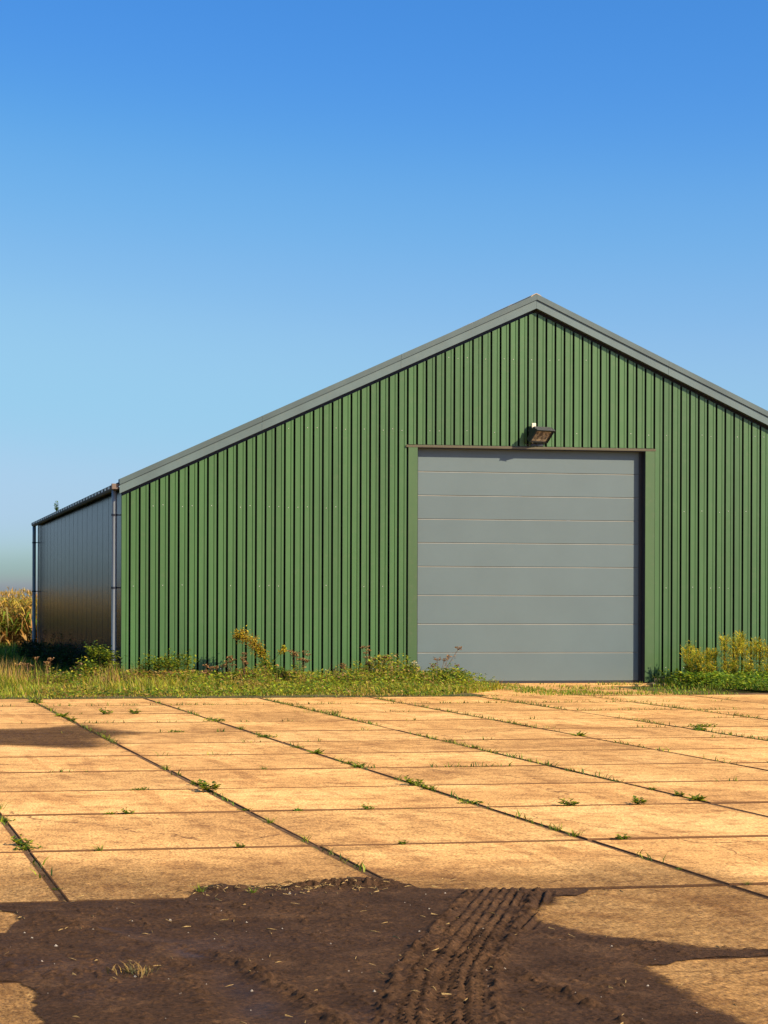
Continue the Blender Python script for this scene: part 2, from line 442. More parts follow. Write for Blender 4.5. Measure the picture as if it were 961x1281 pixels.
# tyre track that curves away from the camera
TRK = [(3.98,10.85),(3.79,10.53),(3.13,9.17),(2.67,8.21),(2.33,7.27),(2.1,5.6),(2.0,4.2)]
al, off = pathdist(X, Y, TRK)
wt = .145 + .016*al
inn = sstep(1.0, .86, np.abs(off)/wt)
rim = np.exp(-((np.abs(off)-wt-.03)/.035)**2)
u_ = off/wt
wv = .35*fbm(al*1.5, off*2, 51, 2) + .5*fbm(X*11, Y*11, 52, 3)
groove = np.cos((u_+.12*wv)*math.pi*6.0)
low = sstep(1.3, 2.0, al)                                   # further down the tread prints as blocks
lane = 1-.9*low*np.exp(-((u_+.05)/.16)**2)
lug = np.cos(al*2*math.pi/.062 + 4.0*np.abs(u_))
blocks = np.clip(lug*1.6, -1, 1)*np.clip(np.cos(u_*math.pi*5)*1.6, -1, 1)
fine = fbm(X*34, Y*34, 77, 4)
worn = np.clip(.6+1.2*fbm(X*7, Y*7, 57, 4), 0, 1)
trk = (.0120*groove*(1-.4*low) + .0115*blocks*(.25+.75*low))*worn + .011*fine
h = h*(1-inn*.8) + inn*(.014*lane+trk)*sstep(0,.1,d) + rim*.030*np.clip(.35+1.3*fbm(X*20, Y*20, 13, 3),0,1)*sstep(0,.1,d)
# second narrow tread right of the main one, short
al2, off2 = pathdist(X, Y, [(4.02,10.42),(3.72,9.75),(3.42,9.2)])
h += np.exp(-(np.abs(off2)/.05)**2)*.014*np.cos(off2*110)*sstep(0,.1,d)
# ridges of clods pushed up beside older wheel ruts
for pts, w_, hh, sd in (([(2.75,8.75),(2.92,8.46),(3.03,7.89),(3.1,7.24),(3.1,6.2)], .085, .034, 61), ([(1.5,9.1),(1.78,8.52),(1.83,7.89),(1.91,7.33),(1.95,6.2)], .075, .036, 63), ([(.95,10.1),(1.15,9.55),(1.4,9.0),(1.45,8.3),(1.4,7.2)], .05, .022, 64)):
    a3, o3 = pathdist(X, Y, pts)
    h += np.exp(-(o3/w_)**2)*hh*np.clip(.25+1.1*fbm(X*16, Y*16, sd, 4), 0, 1)*sstep(0,.12,d)
    h -= np.exp(-((o3-.17)/.09)**2)*.008
# heap of clods at the upper edge
hp = np.exp(-(((X-2.85)/.42)**2 + ((Y-10.83)/.2)**2))
h += hp*.055*np.clip(.15+1.3*fbm(X*19, Y*19, 88, 4), 0, 1)
hp2 = np.exp(-(((X-2.1)/.35)**2 + ((Y-10.75)/.12)**2)); h += hp2*.03*np.clip(.1+1.2*fbm(X*22, Y*22, 90, 3), 0, 1)
a4, o4 = pathdist(X, Y, [(1.2,9.62),(1.42,9.18),(1.62,8.64),(1.66,7.68),(1.63,7.2)])
wet = np.exp(-(o4/(.05+.05*a4))**2)*np.clip(.45+1.1*fbm(X*2.5, Y*2.5, 99, 3), 0, .85)
wet = np.maximum(wet, .55*np.clip(fbm(X*1.1, Y*1.1, 101, 3)*2, 0, 1))*sstep(.05,.3,d)
h = h*(1-.85*np.clip(wet*1.1,0,1)*np.exp(-(o4/.2)**2))
wet = wet*(1-inn*.8)*(1-np.clip(h/.03, 0, 1)*.7)
Z = .004 + np.clip(h, 0, .2)
mud = sheet('mud', X, Y, Z, cov, wet)
tag(mud, 'dark churned mud with tyre tracks spread over the near slabs', kind='stuff')
xs = np.arange(-.4, 4.3, .03); ys = np.arange(20.2, 26, .03); X2, Y2 = np.meshgrid(xs, ys)
d3 = sdist(X2, Y2, STAIN) + .30*fbm(X2*2.2, Y2*1.6, 7, 4)
cv = sstep(-.45, .7, d3)*.60 - .09
tag(sheet('damp_mud_film', X2, Y2, np.full(X2.shape, .008), cv, np.full(X2.shape, .15)), 'thin damp mud film on the slabs near the left edge', kind='stuff')

# ------------------------------------------------------------------ barn
XL, XR, XM = 5.05, 22.79, 13.92           # side walls, ridge
YF, YB = 37.0, 56.0
ZE, ZR = 4.22, 8.24; SL = (ZR-ZE)/(XM-XL)
def roofz(x): return ZR - SL*abs(x-XM)
barn = empty('barn', (XM, YF, 0))
tag(barn, 'green ribbed steel barn with grey gable trim and large grey door', 'barn')
inv = (-XM, -YF, 0)
def P(mb, name, mats, parent=barn, **k):
    mb.v = [(x+inv[0], y+inv[1], z) for x, y, z in mb.v]
    return mb.build(name, mats, parent, **k)
DX0, DX1, DZ = 11.34, 16.42, 4.98        # door opening
# front cladding in sheets of five ribs
PIT = .2036; PH = 5.242
CR, FLK, DEP = .106, .007, .064
def profile(x0, x1):
    xsn = set([x0, x1]); k0 = int(math.floor((x0-PH)/PIT))-1
    pts = []
    for k in range(k0, k0+int((x1-x0)/PIT)+4):
        a = PH + k*PIT
        pts += [(a, -DEP), (a+.100, -DEP), (a+.103, -DEP+.020), (a+.117, -DEP+.004), (a+PIT-.043, -DEP+.004), (a+PIT-.042, 0), (a+PIT-.001, 0)]
    out = []
    def yat(x):
        for (xa, ya), (xb, yb) in zip(pts, pts[1:]):
            if xa <= x <= xb: return ya + (yb-ya)*(x-xa)/max(xb-xa, 1e-9)
        return 0
    out = [(x0, yat(x0))] + [q for q in pts if x0+1e-4 < q[0] < x1-1e-4] + [(x1, yat(x1))]
    return out
def clad(x0, x1, z0, lap):
    mb = MB(); pr = profile(x0, x1)
    v = []
    for x, y in pr:
        zt = roofz(x)-.335
        v += [(x, YF+y-lap, z0), (x, YF+y-lap, zt), (x, YF+y-lap+.004, z0), (x, YF+y-lap+.004, zt)]
    for i in range(len(pr)-1):
        a, c_ = 4*i, 4*i+4
        slot = max(pr[i][1], pr[i+1][1]) > -.03            # shade down in the gap, painted as a near-black colour
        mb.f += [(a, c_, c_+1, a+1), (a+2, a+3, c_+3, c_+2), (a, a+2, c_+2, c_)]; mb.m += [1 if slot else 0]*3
    mb.v = v
    P(mb, 'cladding_sheet', [M['green'], M['slot_shade']])
JL, JR = 11.14, 16.63                     # outer edges of the door jamb flashings
edges = [XL]
x = PH + CR + FLK + .03
while x < XR - .3:
    if x - edges[-1] > .25: edges.append(x)
    x += PIT*5
edges.append(XR)
for i, (a, c_) in enumerate(zip(edges, edges[1:])):
    lap = .0015*(i % 2)
    segs = []
    cuts = [a] + [q for q in (JL, JR) if a < q < c_] + [c_]
    for s0, s1 in zip(cuts, cuts[1:]):
        mid_ = (s0+s1)/2
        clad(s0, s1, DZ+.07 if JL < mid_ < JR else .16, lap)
# core wall behind the cladding, with the door opening left free
core = MB()
def gable_piece(x0, x1, z0, y0, y1):
    xs_ = [x0] + ([XM] if x0 < XM < x1 else []) + [x1]
    for a, c_ in zip(xs_, xs_[1:]):
        v = [(a,y0,z0),(c_,y0,z0),(c_,y0,roofz(c_)-.14),(a,y0,roofz(a)-.14)]
        v += [(q[0], y1, q[2]) for q in v]
        core.add(v, [(0,1,2,3),(7,6,5,4),(0,4,5,1),(1,5,6,2),(2,6,7,3),(3,7,4,0)])
gable_piece(XL+.02, DX0-.01, .02, YF+.02, YF+.10); gable_piece(DX1+.01, XR-.02, .02, YF+.02, YF+.10); gable_piece(DX0-.01, DX1+.01, DZ+.01, YF+.02, YF+.10)
P(core, 'wall_core', M['dark_steel'])
core = MB(); gable_piece(XL+.02, XR-.02, 0, YB-.1, YB); P(core, 'rear_wall', M['green_side'])
# plinth and base flashing
for a, c_ in ((XL+.01, DX0-.02), (DX1+.02, XR-.01)):
    P(MB().box(a, c_, YF-.012, YF+.015, -.05, .14), 'plinth', M['plinth'])
    P(MB().box(a-.005, c_+.005, YF-.055, YF-.0, .135, .158), 'base_flashing', M['green_trim'])
# side wall sandwich panels
npan = 19; pw = (YB-YF-.1)/npan
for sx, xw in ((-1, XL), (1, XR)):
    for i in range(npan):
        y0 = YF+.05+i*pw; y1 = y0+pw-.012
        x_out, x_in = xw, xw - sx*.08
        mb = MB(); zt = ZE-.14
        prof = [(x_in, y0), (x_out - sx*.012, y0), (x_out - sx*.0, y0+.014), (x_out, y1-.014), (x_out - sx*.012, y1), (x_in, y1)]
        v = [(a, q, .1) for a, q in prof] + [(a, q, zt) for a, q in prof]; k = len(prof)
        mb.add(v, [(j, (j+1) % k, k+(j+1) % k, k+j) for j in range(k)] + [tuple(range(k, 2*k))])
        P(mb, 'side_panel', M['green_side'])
    P(MB().box(min(xw, xw-sx*.1), max(xw, xw-sx*.1), YF+.05, YB-.05, -.05, .097), 'plinth', M['plinth'])
    P(MB().box(min(xw-sx*.085, xw-sx*.10), max(xw-sx*.085, xw-sx*.10), YF+.1, YB-.1, .1, ZE-.16), 'wall_core', M['dark_steel'])
    # corner flashings
    P(MB().box(xw-.012 if sx < 0 else xw-.10, xw+.10 if sx < 0 else xw+.012, YF-DEP-.006, YF-DEP-.002, .16, ZE-.18), 'corner_flashing', M['green']) if False else None
    P(MB().box(min(xw+sx*.004, xw+sx*.010), max(xw+sx*.004, xw+sx*.010), YF-DEP-.004, YF+.12, .1, ZE-.13), 'corner_flashing', M['green_side'])
    P(MB().box(min(xw+sx*.004, xw+sx*.012), max(xw+sx*.004, xw+sx*.012), YB-.16, YB+.02, .1, ZE-.13), 'corner_flashing', M['pipe'])
# roof: corrugated sheets on both slopes
for sx in (-1, 1):
    xe = (XL-.13) if sx < 0 else (XR+.13)
    for k in range(18):
        y0 = YF-.02 + k*(YB-YF+.04)/18; y1 = YF-.02 + (k+1)*(YB-YF+.04)/18
        mb = MB(); nseg = 12; v = []; f = []
        for j in range(nseg+1):
            yy = y0+(y1-y0)*j/nseg; dz = .022*math.cos(j/nseg*2*math.pi*6)
            for xx in (xe, XM):
                zc = roofz(xx)-.045+dz+.002*(k % 2)
                v += [(xx, yy, zc), (xx, yy, zc-.012)]
        for j in range(nseg):
            a = 4*j; f += [(a, a+2, a+6, a+4), (a+1, a+5, a+7, a+3), (a, a+4, a+5, a+1), (a+2, a+3, a+7, a+6)]
        mb.add(v, f)
        P(mb, 'roof_sheet', M['roof'], smooth=True)
    # eaves gutter with brackets
    xg = xe - (.0 if sx < 0 else -.0); zg = roofz(xe)-.10
    prof = [(-.075,0,.05),(-.065,0,-.03),(-.035,0,-.06),(.035,0,-.06),(.07,0,-.03),(.075,0,.05),(.065,0,.05),(.06,0,-.025),(.03,0,-.05),(-.03,0,-.05),(-.055,0,-.025),(-.065,0,.05)]
    gt = P(MB().prism(prof, (xg, YF-.03, zg), (xg, YB+.05, zg)), 'gutter', M['roof'])
    inv_keep = inv
    for k in range(34):
        yy = YF+.25+k*.56
        if yy > YB-.1: break
        P(MB().box(xg-.082, xg-.076, yy, yy+.30, zg-.015, zg+.035) if sx < 0 else MB().box(xg+.076, xg+.082, yy, yy+.3, zg-.015, zg+.035), 'gutter_bracket', M['zinc'], gt)
    # soffit strip
    P(MB().box(min(xe-sx*.02, (XL if sx < 0 else XR)), max(xe-sx*.02, (XL if sx < 0 else XR)), YF+.01, YB, roofz(xe)-.118, roofz(xe)-.09), 'soffit', M['dark_steel'])
    # downpipes at the two corners
    wx = XL if sx < 0 else XR
    for yy, off_ in ((YF+.10, .13), (YB-.12, .13)):
        px_ = wx + sx*off_
        pts = [(xg, yy, zg-.05), (xg, yy, zg-.34), (px_, yy, 2.0), (px_, yy, .12), (px_+sx*.03, yy-.0, .05)]
        dp = P(MB().tube(pts, .055, 14), 'downpipe', M['pipe'], smooth=True)
        for zb in (2.0, 3.5):
            mb = MB(); mb.tube([(px_, yy, zb-.02), (px_, yy, zb+.02)], .064, 14)
            mb.box(min(px_, wx), max(px_, wx), yy-.012, yy+.012, zb-.012, zb+.012)
            P(mb, 'bracket', M['dark_steel'], dp)
# verge trims on the gable: front plate with return and a raised top roll
OV = .105
def trim(x0, x1, y, drop0, drop1, thick, name, m_):
    mb = MB(); z0, z1 = roofz(x0), roofz(x1)
    v = [(x0,y,z0-drop1),(x1,y,z1-drop1),(x1,y,z1-drop0),(x0,y,z0-drop0)]
    v += [(a, y+thick, c_) for a, _, c_ in v]
    mb.add(v, [(0,1,2,3),(7,6,5,4),(0,4,5,1),(1,5,6,2),(2,6,7,3),(3,7,4,0)])
    return P(mb, name, m_)
for x0, x1, fl in ((XL-.06, XM, 0), (XM, XR+.06, 1)):
    L = (x1-x0)/3
    for k in range(3):
        a, c_ = x0+k*L, x0+(k+1)*L
        trim(a, c_-.004, YF-DEP-OV-.0012*(k % 2), .085, .262, .012, 'verge_trim', M['verge'])
        trim(a, c_-.004, YF-DEP-OV+.012, .25, .262, OV-.016, 'verge_return', M['verge_dark'])
        trim(a, c_-.004, YF-DEP-OV-.026+.001*(k % 2), -.035, .082, .22, 'verge_cap', M['verge_dark'])
# gutter end boxes hide the joint of trim and gutter
P(MB().box(XL-.215, XL-.065, YF-.13, YF-.035, ZE-.20, ZE-.085), 'gutter_end', M['gutter_end'], bevel=.01)
# ridge tile over the gable tip
rt = MB()
for k in range(14):
    y0 = YF-.16+k*1.38; y1 = min(y0+1.40, YB+.1)
    pr = []
    for j in range(9):
        a = math.pi*j/8; pr.append((.15*math.cos(a), 0, .075*math.sin(a)))
    pr = [(q[0], 0, q[2]-.02-abs(q[0])*.3) for q in pr]; pr += [(q[0]*.88, 0, q[2]-.014) for q in reversed(pr)]
    mb = MB().prism(pr, (XM, y0, ZR+.005+.004*(k % 2)), (XM, y1, ZR+.005+.004*(k % 2)))
    P(mb, 'ridge_tile', M['ridge'])
# sectional door
door = empty('sectional_door', (0,0,0)); door.parent = barn
tag(door, 'large grey sectional overhead door')
DY = YF + .105
zs = [.045 + .61*k for k in range(5)]
zs += [zs[-1] + .503*k for k in range(1, 5)]
zs += [DZ+.03]
for z0, z1 in zip(zs, zs[1:]):
    z1g = z1-.003; c_ = .013
    prof = [(0, DY+.04, z0), (0, DY+.006, z0), (0, DY, z0+.006), (0, DY, z1g-c_), (0, DY+c_*.9, z1g), (0, DY+.04, z1g)]
    mb = MB().prism([(0, q[1], q[2]) for q in prof], (DX0-.03, 0, 0), (DX1+.03, 0, 0))
    mb.m[3] = 1                                            # ledge on top of the panel, its sunlit glint painted pale
    P(mb, 'door_panel', [M['door'], M['dust_or_glint']], door)
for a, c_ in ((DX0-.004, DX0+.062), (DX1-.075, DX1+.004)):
    P(MB().box(a, c_, DY-.018, DY-.003, .0, DZ), 'jamb_shade_strip', M['black'], door)  # black strip added to stand in for the jamb's shadow on the door
P(MB().box(DX0-.03, DX1+.03, DY+.002, DY+.04, .0, .043), 'bottom_seal', M['black'], door)
# jambs, reveal and lintel
P(MB().box(JL, DX0, YF-DEP-.016, YF-DEP-.004, .02, DZ+.01), 'jamb_flashing', M['green_trim'])
P(MB().box(DX1, JR, YF-DEP-.016, YF-DEP-.004, .02, DZ+.01), 'jamb_flashing', M['green_trim'])
P(MB().box(DX0-.012, DX0-.002, YF-DEP-.003, DY-.002, .02, DZ+.01), 'reveal', M['dark_steel'])
P(MB().box(DX1+.002, DX1+.012, YF-DEP-.003, DY-.002, .02, DZ+.01), 'reveal', M['dark_steel'])
mb = MB().box(DX0-.012, DX1+.012, YF-DEP-.01, DY-.002, DZ, DZ+.012)
P(mb, 'reveal', M['dark_steel'])
lp = [(0,-.105,.0),(0,-.100,-.035),(0,-.095,-.035),(0,-.090,.004),(0,-.0,.03),(0,-.0,.045)]
P(MB().prism(lp, (JL-.05, YF+.015, DZ+.045), (JR+.02, YF+.015, DZ+.045)), 'lintel_drip', M['lintel'])
P(MB().box(DX0-.01, DX1+.01, YF-DEP-.012, YF-DEP-.002, DZ+.014, DZ+.06), 'lintel_plate', M['lintel'])
# screw heads on the front cladding (tiny, many)
sc = MB()
for k in range(0, 86):
    x = PH + k*PIT + CR/2
    if x > XR-.1 or x < XL+.05: continue
    for z in (.32, 2.05, 3.7, 5.35, 6.9):
        if z > roofz(x)-.45 or (JL-.1 < x < JR+.1 and z < DZ+.2): continue
        if random.random() < .6: continue
        y = YF-DEP-.004; z += random.uniform(-.02,.02); r_ = .008
        sc.add([(x-r_,y,z-r_),(x+r_,y,z-r_),(x+r_,y,z+r_),(x-r_,y,z+r_),(x,y-.007,z)], [(0,1,4),(1,2,4),(2,3,4),(3,0,4)])
tag(P(sc, 'screw_heads', M['zinc']), kind='stuff')
# concrete strip under the door
P(MB().box(DX0-.1, DX1+.1, YF-.25, YF+.5, -.2, -.004), 'threshold', M['concrete'])

# ------------------------------------------------------------------ floodlight
fl = empty('floodlight', (14.0, YF-DEP, DZ+.10))
tag(fl, 'black floodlight with small cream sensor fixed above the grey barn door', 'floodlight')
arm = MB().box(-.16, .10, -.02, .035, -.02, .035).tube([(-.03, -.0, .02), (-.05, -.07, .06), (-.05, -.10, .12)], .022, 8)
arm.build('mounting_arm', M['black'], fl)
mb = MB()
def frust(y0, w0, h0, y1, w1, h1):
    v = [(-w0,y0,-h0),(w0,y0,-h0),(w0,y0,h0),(-w0,y0,h0),(-w1,y1,-h1),(w1,y1,-h1),(w1,y1,h1),(-w1,y1,h1)]
    return v, [(0,1,2,3),(7,6,5,4),(0,4,5,1),(1,5,6,2),(2,6,7,3),(3,7,4,0)]
mb.add(*frust(-.085, .225, .165, .02, .215, .155))
mb.add(*frust(.021, .20, .14, .13, .10, .07))
mb.box(-.235, .235, -.125, -.075, .166, .180)                       # visor
mb.box(-.237, -.227, -.115, .0, -.15, .165); mb.box(.227, .237, -.115, .0, -.15, .165)
for k in range(5): mb.box(-.16+k*.08-.006, -.16+k*.08+.006, .03, .15, -.06, .06)
hd = mb.build('housing', M['black'], fl)
hd.location = (-.03, -.15, .235); hd.rotation_euler = (R(44), 0, R(20)); hd.scale = (1.06,)*3
MB().box(-.185, .185, -.092, -.086, -.125, .125).build('glass', M['glass'], hd)
fr = MB()
for q in ((-.222,.222,.127,.162),(-.222,.222,-.162,-.127),(-.222,-.188,-.126,.126),(.188,.222,-.126,.126)):
    fr.box(q[0], q[1], -.10, -.0855, q[2], q[3])
fr.build('front_frame', M['black'], hd)
MB().tube([(-.16,.004,.01),(-.24,.0,.0),(-.30,.004,.06),(-.31,.01,.3),(-.31,.02,.6)], .009, 6).build('cable', M['black'], fl)
MB().tube([(-.14,-.05,.03),(-.14,-.08,.20),(-.14,-.09,.34)], .014, 8).build('sensor_stalk', M['zinc'], fl)
MB().box(-.185, -.095, -.135, -.055, .335, .455).build('sensor', M['cream'], fl, bevel=.012)

# ------------------------------------------------------------------ plants
class Veg:
    def __init__(s): s.v, s.f, s.c = [], [], []
    def leaf(s, p, d, ln, w, c, fold=.25, droop=0.):
        """pointed leaf of four triangles from p along d"""
        p, d = Vector(p), Vector(d).normalized()
        side = d.cross(Vector((0,0,1)))
        side = side.normalized() if side.length > 1e-3 else Vector((1,0,0))
        up = side.cross(d).normalized()
        o = len(s.v)
        mdl = p + d*ln*.45 - up*w*fold
        tip = p + d*ln - Vector((0,0,droop*ln))
        s.v += [p, mdl + side*w*.5 + up*w*fold*1.4, mdl, mdl - side*w*.5 + up*w*fold*1.4, tip]
        s.f += [(o,o+1,o+2),(o,o+2,o+3),(o+2,o+1,o+4),(o+2,o+4,o+3)]
        s.c += [c]*5
    def blade(s, p, az, h, w, lean, c, c2=None, curl=.6):
        p = Vector(p); dx, dy = math.cos(az), math.sin(az); o = len(s.v)
        sx, sy = -dy*w/2, dx*w/2
        for t, k in ((0,1),(.5,.8)):
            q = p + Vector((dx*lean*h*t**1.6, dy*lean*h*t**1.6, h*t))
            s.v += [q+Vector((sx*k,sy*k,0)), q-Vector((sx*k,sy*k,0))]
        s.v.append(p + Vector((dx*lean*h, dy*lean*h, h*(1-curl*lean*.3))))
        s.f += [(o,o+1,o+3),(o,o+3,o+2),(o+2,o+3,o+4)]
        s.c += [c,c,c2 or c,c2 or c,c2 or c]
    def stem(s, pts, r0, r1, c):
        pts = [Vector(p) for p in pts]; o = len(s.v); n_ = len(pts)
        for i, p in enumerate(pts):
            r_ = r0+(r1-r0)*i/(n_-1)
            d_ = (pts[min(i+1,n_-1)]-pts[max(i-1,0)]).normalized(); u = d_.orthogonal().normalized(); w = d_.cross(u)
            for k in range(3):
                a = k*2.0944; s.v.append(p + (u*math.cos(a)+w*math.sin(a))*r_); s.c.append(c)
        for i in range(n_-1):
            for k in range(3):
                a, b_ = o+i*3+k, o+i*3+(k+1) % 3
                s.f += [(a,b_,b_+3),(a,b_+3,a+3)]
    def mesh(s, name, m_=None):
        return tri_mesh(name, np.array([tuple(p) for p in s.v]), np.array(s.f), np.array([tuple(c)+(1,) if len(c) == 3 else c for c in s.c]), m_ or M['leaf'])
def tri_mesh(name, v, f, c, m_):
    me = bpy.data.meshes.new(name)
    me.vertices.add(len(v)); me.vertices.foreach_set('co', v.astype(np.float32).ravel())
    me.loops.add(f.size); me.loops.foreach_set('vertex_index', f.astype(np.int32).ravel())
    me.polygons.add(len(f)); me.polygons.foreach_set('loop_start', np.arange(0, f.size, 3, dtype=np.int32))
    a = me.color_attributes.new('tint', 'FLOAT_COLOR', 'POINT'); a.data.foreach_set('color', c.astype(np.float32).ravel())
    me.materials.append(m_); me.update(); me.validate()
    return me
U = random.uniform
def jit(c, a=.25):
    k = U(1-a, 1+a); return (c[0]*k*U(.9,1.1), c[1]*k*U(.92,1.08), c[2]*k)
def pick(*cs): return jit(random.choice(cs))
GRN = (.115,.200,.018); LIME = (.33,.38,.025); DGRN = (.045,.100,.015); STRW = (.46,.29,.085); BRN = (.17,.085,.040); OCH = (.48,.30,.035); YEL = (.80,.64,.06); PINK = (.50,.28,.13)
def hdir(lo=-.2, hi=.9):
    a = U(0, 6.283); z = U(lo, hi); return Vector((math.cos(a), math.sin(a), z)).normalized()

# --- grass as one mass: vectorised blades
def grass_mass(name, X_, Y_, h, cols, z0=.005, width=.012, lean=(.2,.9), label=None, parent=None):
    n_ = len(X_); az = rng.uniform(0, 6.283, n_); ln = rng.uniform(*lean, n_)*h
    w = width*rng.uniform(.6,1.5,n_); dx, dy = np.cos(az), np.sin(az); sx, sy = -dy*w/2, dx*w/2
    z0 = np.broadcast_to(z0, (n_,))
    v = np.empty((n_,5,3))
    for i, (t, k, sg) in enumerate(((0,1,1),(0,1,-1),(.5,.85,1),(.5,.85,-1),(1,0,1))):
        v[:,i,0] = X_ + dx*ln*t**1.7 + sx*k*sg; v[:,i,1] = Y_ + dy*ln*t**1.7 + sy*k*sg; v[:,i,2] = z0 + h*t*(1-.2*t)
    base = (np.arange(n_)*5)[:,None,None]
    f = (base + np.array([[0,1,3],[0,3,2],[2,3,4]])[None]).reshape(-1,3)
    c = np.ones((n_,5,4)); c[:,:,:3] = cols[:,None,:]
    o = link(tri_mesh(name, v.reshape(-1,3), f, c.reshape(-1,4), M['leaf']), name, parent=parent)
    return tag(o, label, kind='stuff')
def leaf_mass(name, X_, Y_, Zc, size, cols, label):
    n_ = len(X_); az = rng.uniform(0,6.283,n_); pt = rng.uniform(-.3,.7,n_)
    d = np.stack([np.cos(az)*np.cos(pt), np.sin(az)*np.cos(pt), np.sin(pt)], -1)
    s_ = np.stack([-np.sin(az), np.cos(az), rng.uniform(-.5,.5,n_)], -1)
    p = np.stack([X_, Y_, Zc], -1); L = size[:,None]
    v = np.stack([p, p+d*L*.5+s_*L*.33, p+d*L, p+d*L*.5-s_*L*.33], 1)
    f = ((np.arange(n_)*4)[:,None,None] + np.array([[0,1,2],[0,2,3]])[None]).reshape(-1,3)
    c = np.ones((n_,4,4)); c[:,:,:3] = cols[:,None,:]
    o = link(tri_mesh(name, v.reshape(-1,3), f, c.reshape(-1,4), M['leaf']), name)
    return tag(o, label, kind='stuff')
def palette(n_, cs, wts, amp=.3):
    i = rng.choice(len(cs), n_, p=np.array(wts)/sum(wts))
    return np.array(cs)[i]*rng.uniform(1-amp, 1+amp, (n_,1))*rng.uniform(.9,1.1,(n_,3))
def verge_front(x): return 32.2 + .25*vnoise(x*.9, x*0, 5) + .14*vnoise(x*4, x*0, 6)
def scatter(n_, x0, x1, y0, y1): return rng.uniform(x0,x1,n_), rng.uniform(y0,y1,n_)
# sunny verge left of the door
X_, Y_ = scatter(62000, -8, 12.4, 31.9, 36.95)
edge = verge_front(X_) + np.clip((X_-10.2)*.9, 0, 6)*1.0
k = (Y_ > edge) & (X_ < 12.6); X_, Y_ = X_[k], Y_[k]
patch = vnoise(X_*.8, Y_*.8, 9); e2 = np.clip((Y_-verge_front(X_))/1.2, .25, 1)
h = e2*rng.uniform(.07,.30,len(X_))*(.86-.08*np.clip((Y_-34.6)/1.4,0,1))*(1+.35*vnoise(X_*2.3, Y_*2.3, 19))*(1+.45*patch); h *= np.where(X_ < 4.3, 1.25, 1.0)
cols = palette(len(X_), [LIME, GRN, (.44,.36,.03), STRW, DGRN], [4,2.2,3.4,1.8,.5])
dryp = vnoise(X_*.55+7, Y_*.7, 12)
cols = np.where((dryp > .42)[:,None]*(rng.random((len(X_),1)) < .6), palette(len(X_), [STRW, OCH], [2,1]), cols)
grass_mass('grass', X_, Y_, h, cols, label='bright sunlit grass strip along the barn front left of the door')
X_, Y_ = scatter(34000, -3, 12.2, 32.2, 36.9); edge = verge_front(X_)+.12 + np.clip((X_-10.2)*.9, 0, 6)
dens = vnoise(X_*1.1, Y_*1.3, 15) + np.clip(X_-5,-1.2,1)*.3
k = (Y_ > edge) & (dens > -.35); X_, Y_ = X_[k], Y_[k]
zz = rng.uniform(.02,.20,len(X_))*np.clip((Y_-32.0)/2, .4, 1.5)
leaf_mass('ground_cover', X_, Y_, zz, rng.uniform(.03,.085,len(X_)), palette(len(X_), [LIME, GRN, DGRN, (.33,.30,.03), STRW], [4,3.5,1,2,.7]), 'low leafy weeds mixed into the grass left of the door')
# clumps of mixed weeds that rise unevenly against the wall
X_, Y_ = scatter(26000, -1.5, 11.9, 35.2, 36.9)
hc = np.clip(vnoise(X_*1.15, Y_*.8, 91)*.75 + vnoise(X_*3.1, Y_*2, 92)*.45 + .12, 0, 1)
zz = rng.random(len(X_))**.7*(.16 + .50*hc); k = hc > .04; X_, Y_, zz = X_[k], Y_[k], zz[k]
leaf_mass('weed_clumps', X_, Y_, zz, rng.uniform(.03,.085,len(X_)), palette(len(X_), [LIME, GRN, (.42,.36,.03), DGRN, STRW, PINK], [4,3,2.5,1.2,1,.7]), 'uneven clumps of leafy weeds rising against the left wall')
X_, Y_ = scatter(3000, -1.5, 11.6, 35.3, 36.9); hc = np.clip(vnoise(X_*1.15, Y_*.8, 91)*.75 + vnoise(X_*3.1, Y_*2, 92)*.45 + .12, 0, 1)
grass_mass('weed_stems', X_, Y_, (.2 + .62*hc)*rng.uniform(.7,1.15,len(X_)), palette(len(X_), [(.30,.26,.06), OCH, PINK, GRN], [3,2,2,2]), width=.010, lean=(.03,.3), label='thin upright weed stems against the left wall')
# tangle of dry stalks, seed stems and rusty leaves close to the wall
X_, Y_ = scatter(5200, -2, 11.3, 35.1, 36.9); dn = vnoise(X_*1.5, Y_*1.2, 81); k = dn > -.05; X_, Y_, dn = X_[k], Y_[k], dn[k]
grass_mass('dry_stalks', X_, Y_, rng.uniform(.26,.66,len(X_))*(.65+.7*dn), palette(len(X_), [STRW, OCH, PINK, BRN, LIME], [3,2,2,1.5,2]), width=.009, lean=(.05,.45), label='tangle of dry stalks in the weeds close to the left wall')
X_, Y_ = scatter(9000, 4.2, 9.2, 35.6, 36.9); k = vnoise(X_*1.3, Y_*1.1, 83) > .05; X_, Y_ = X_[k], Y_[k]
leaf_mass('withered_leaves', X_, Y_, rng.uniform(.05,.32,len(X_)), rng.uniform(.03,.08,len(X_)), palette(len(X_), [PINK, OCH, STRW, BRN, LIME], [3,3,2,1,1.5]), 'withered orange leaves among the weeds close to the left wall')
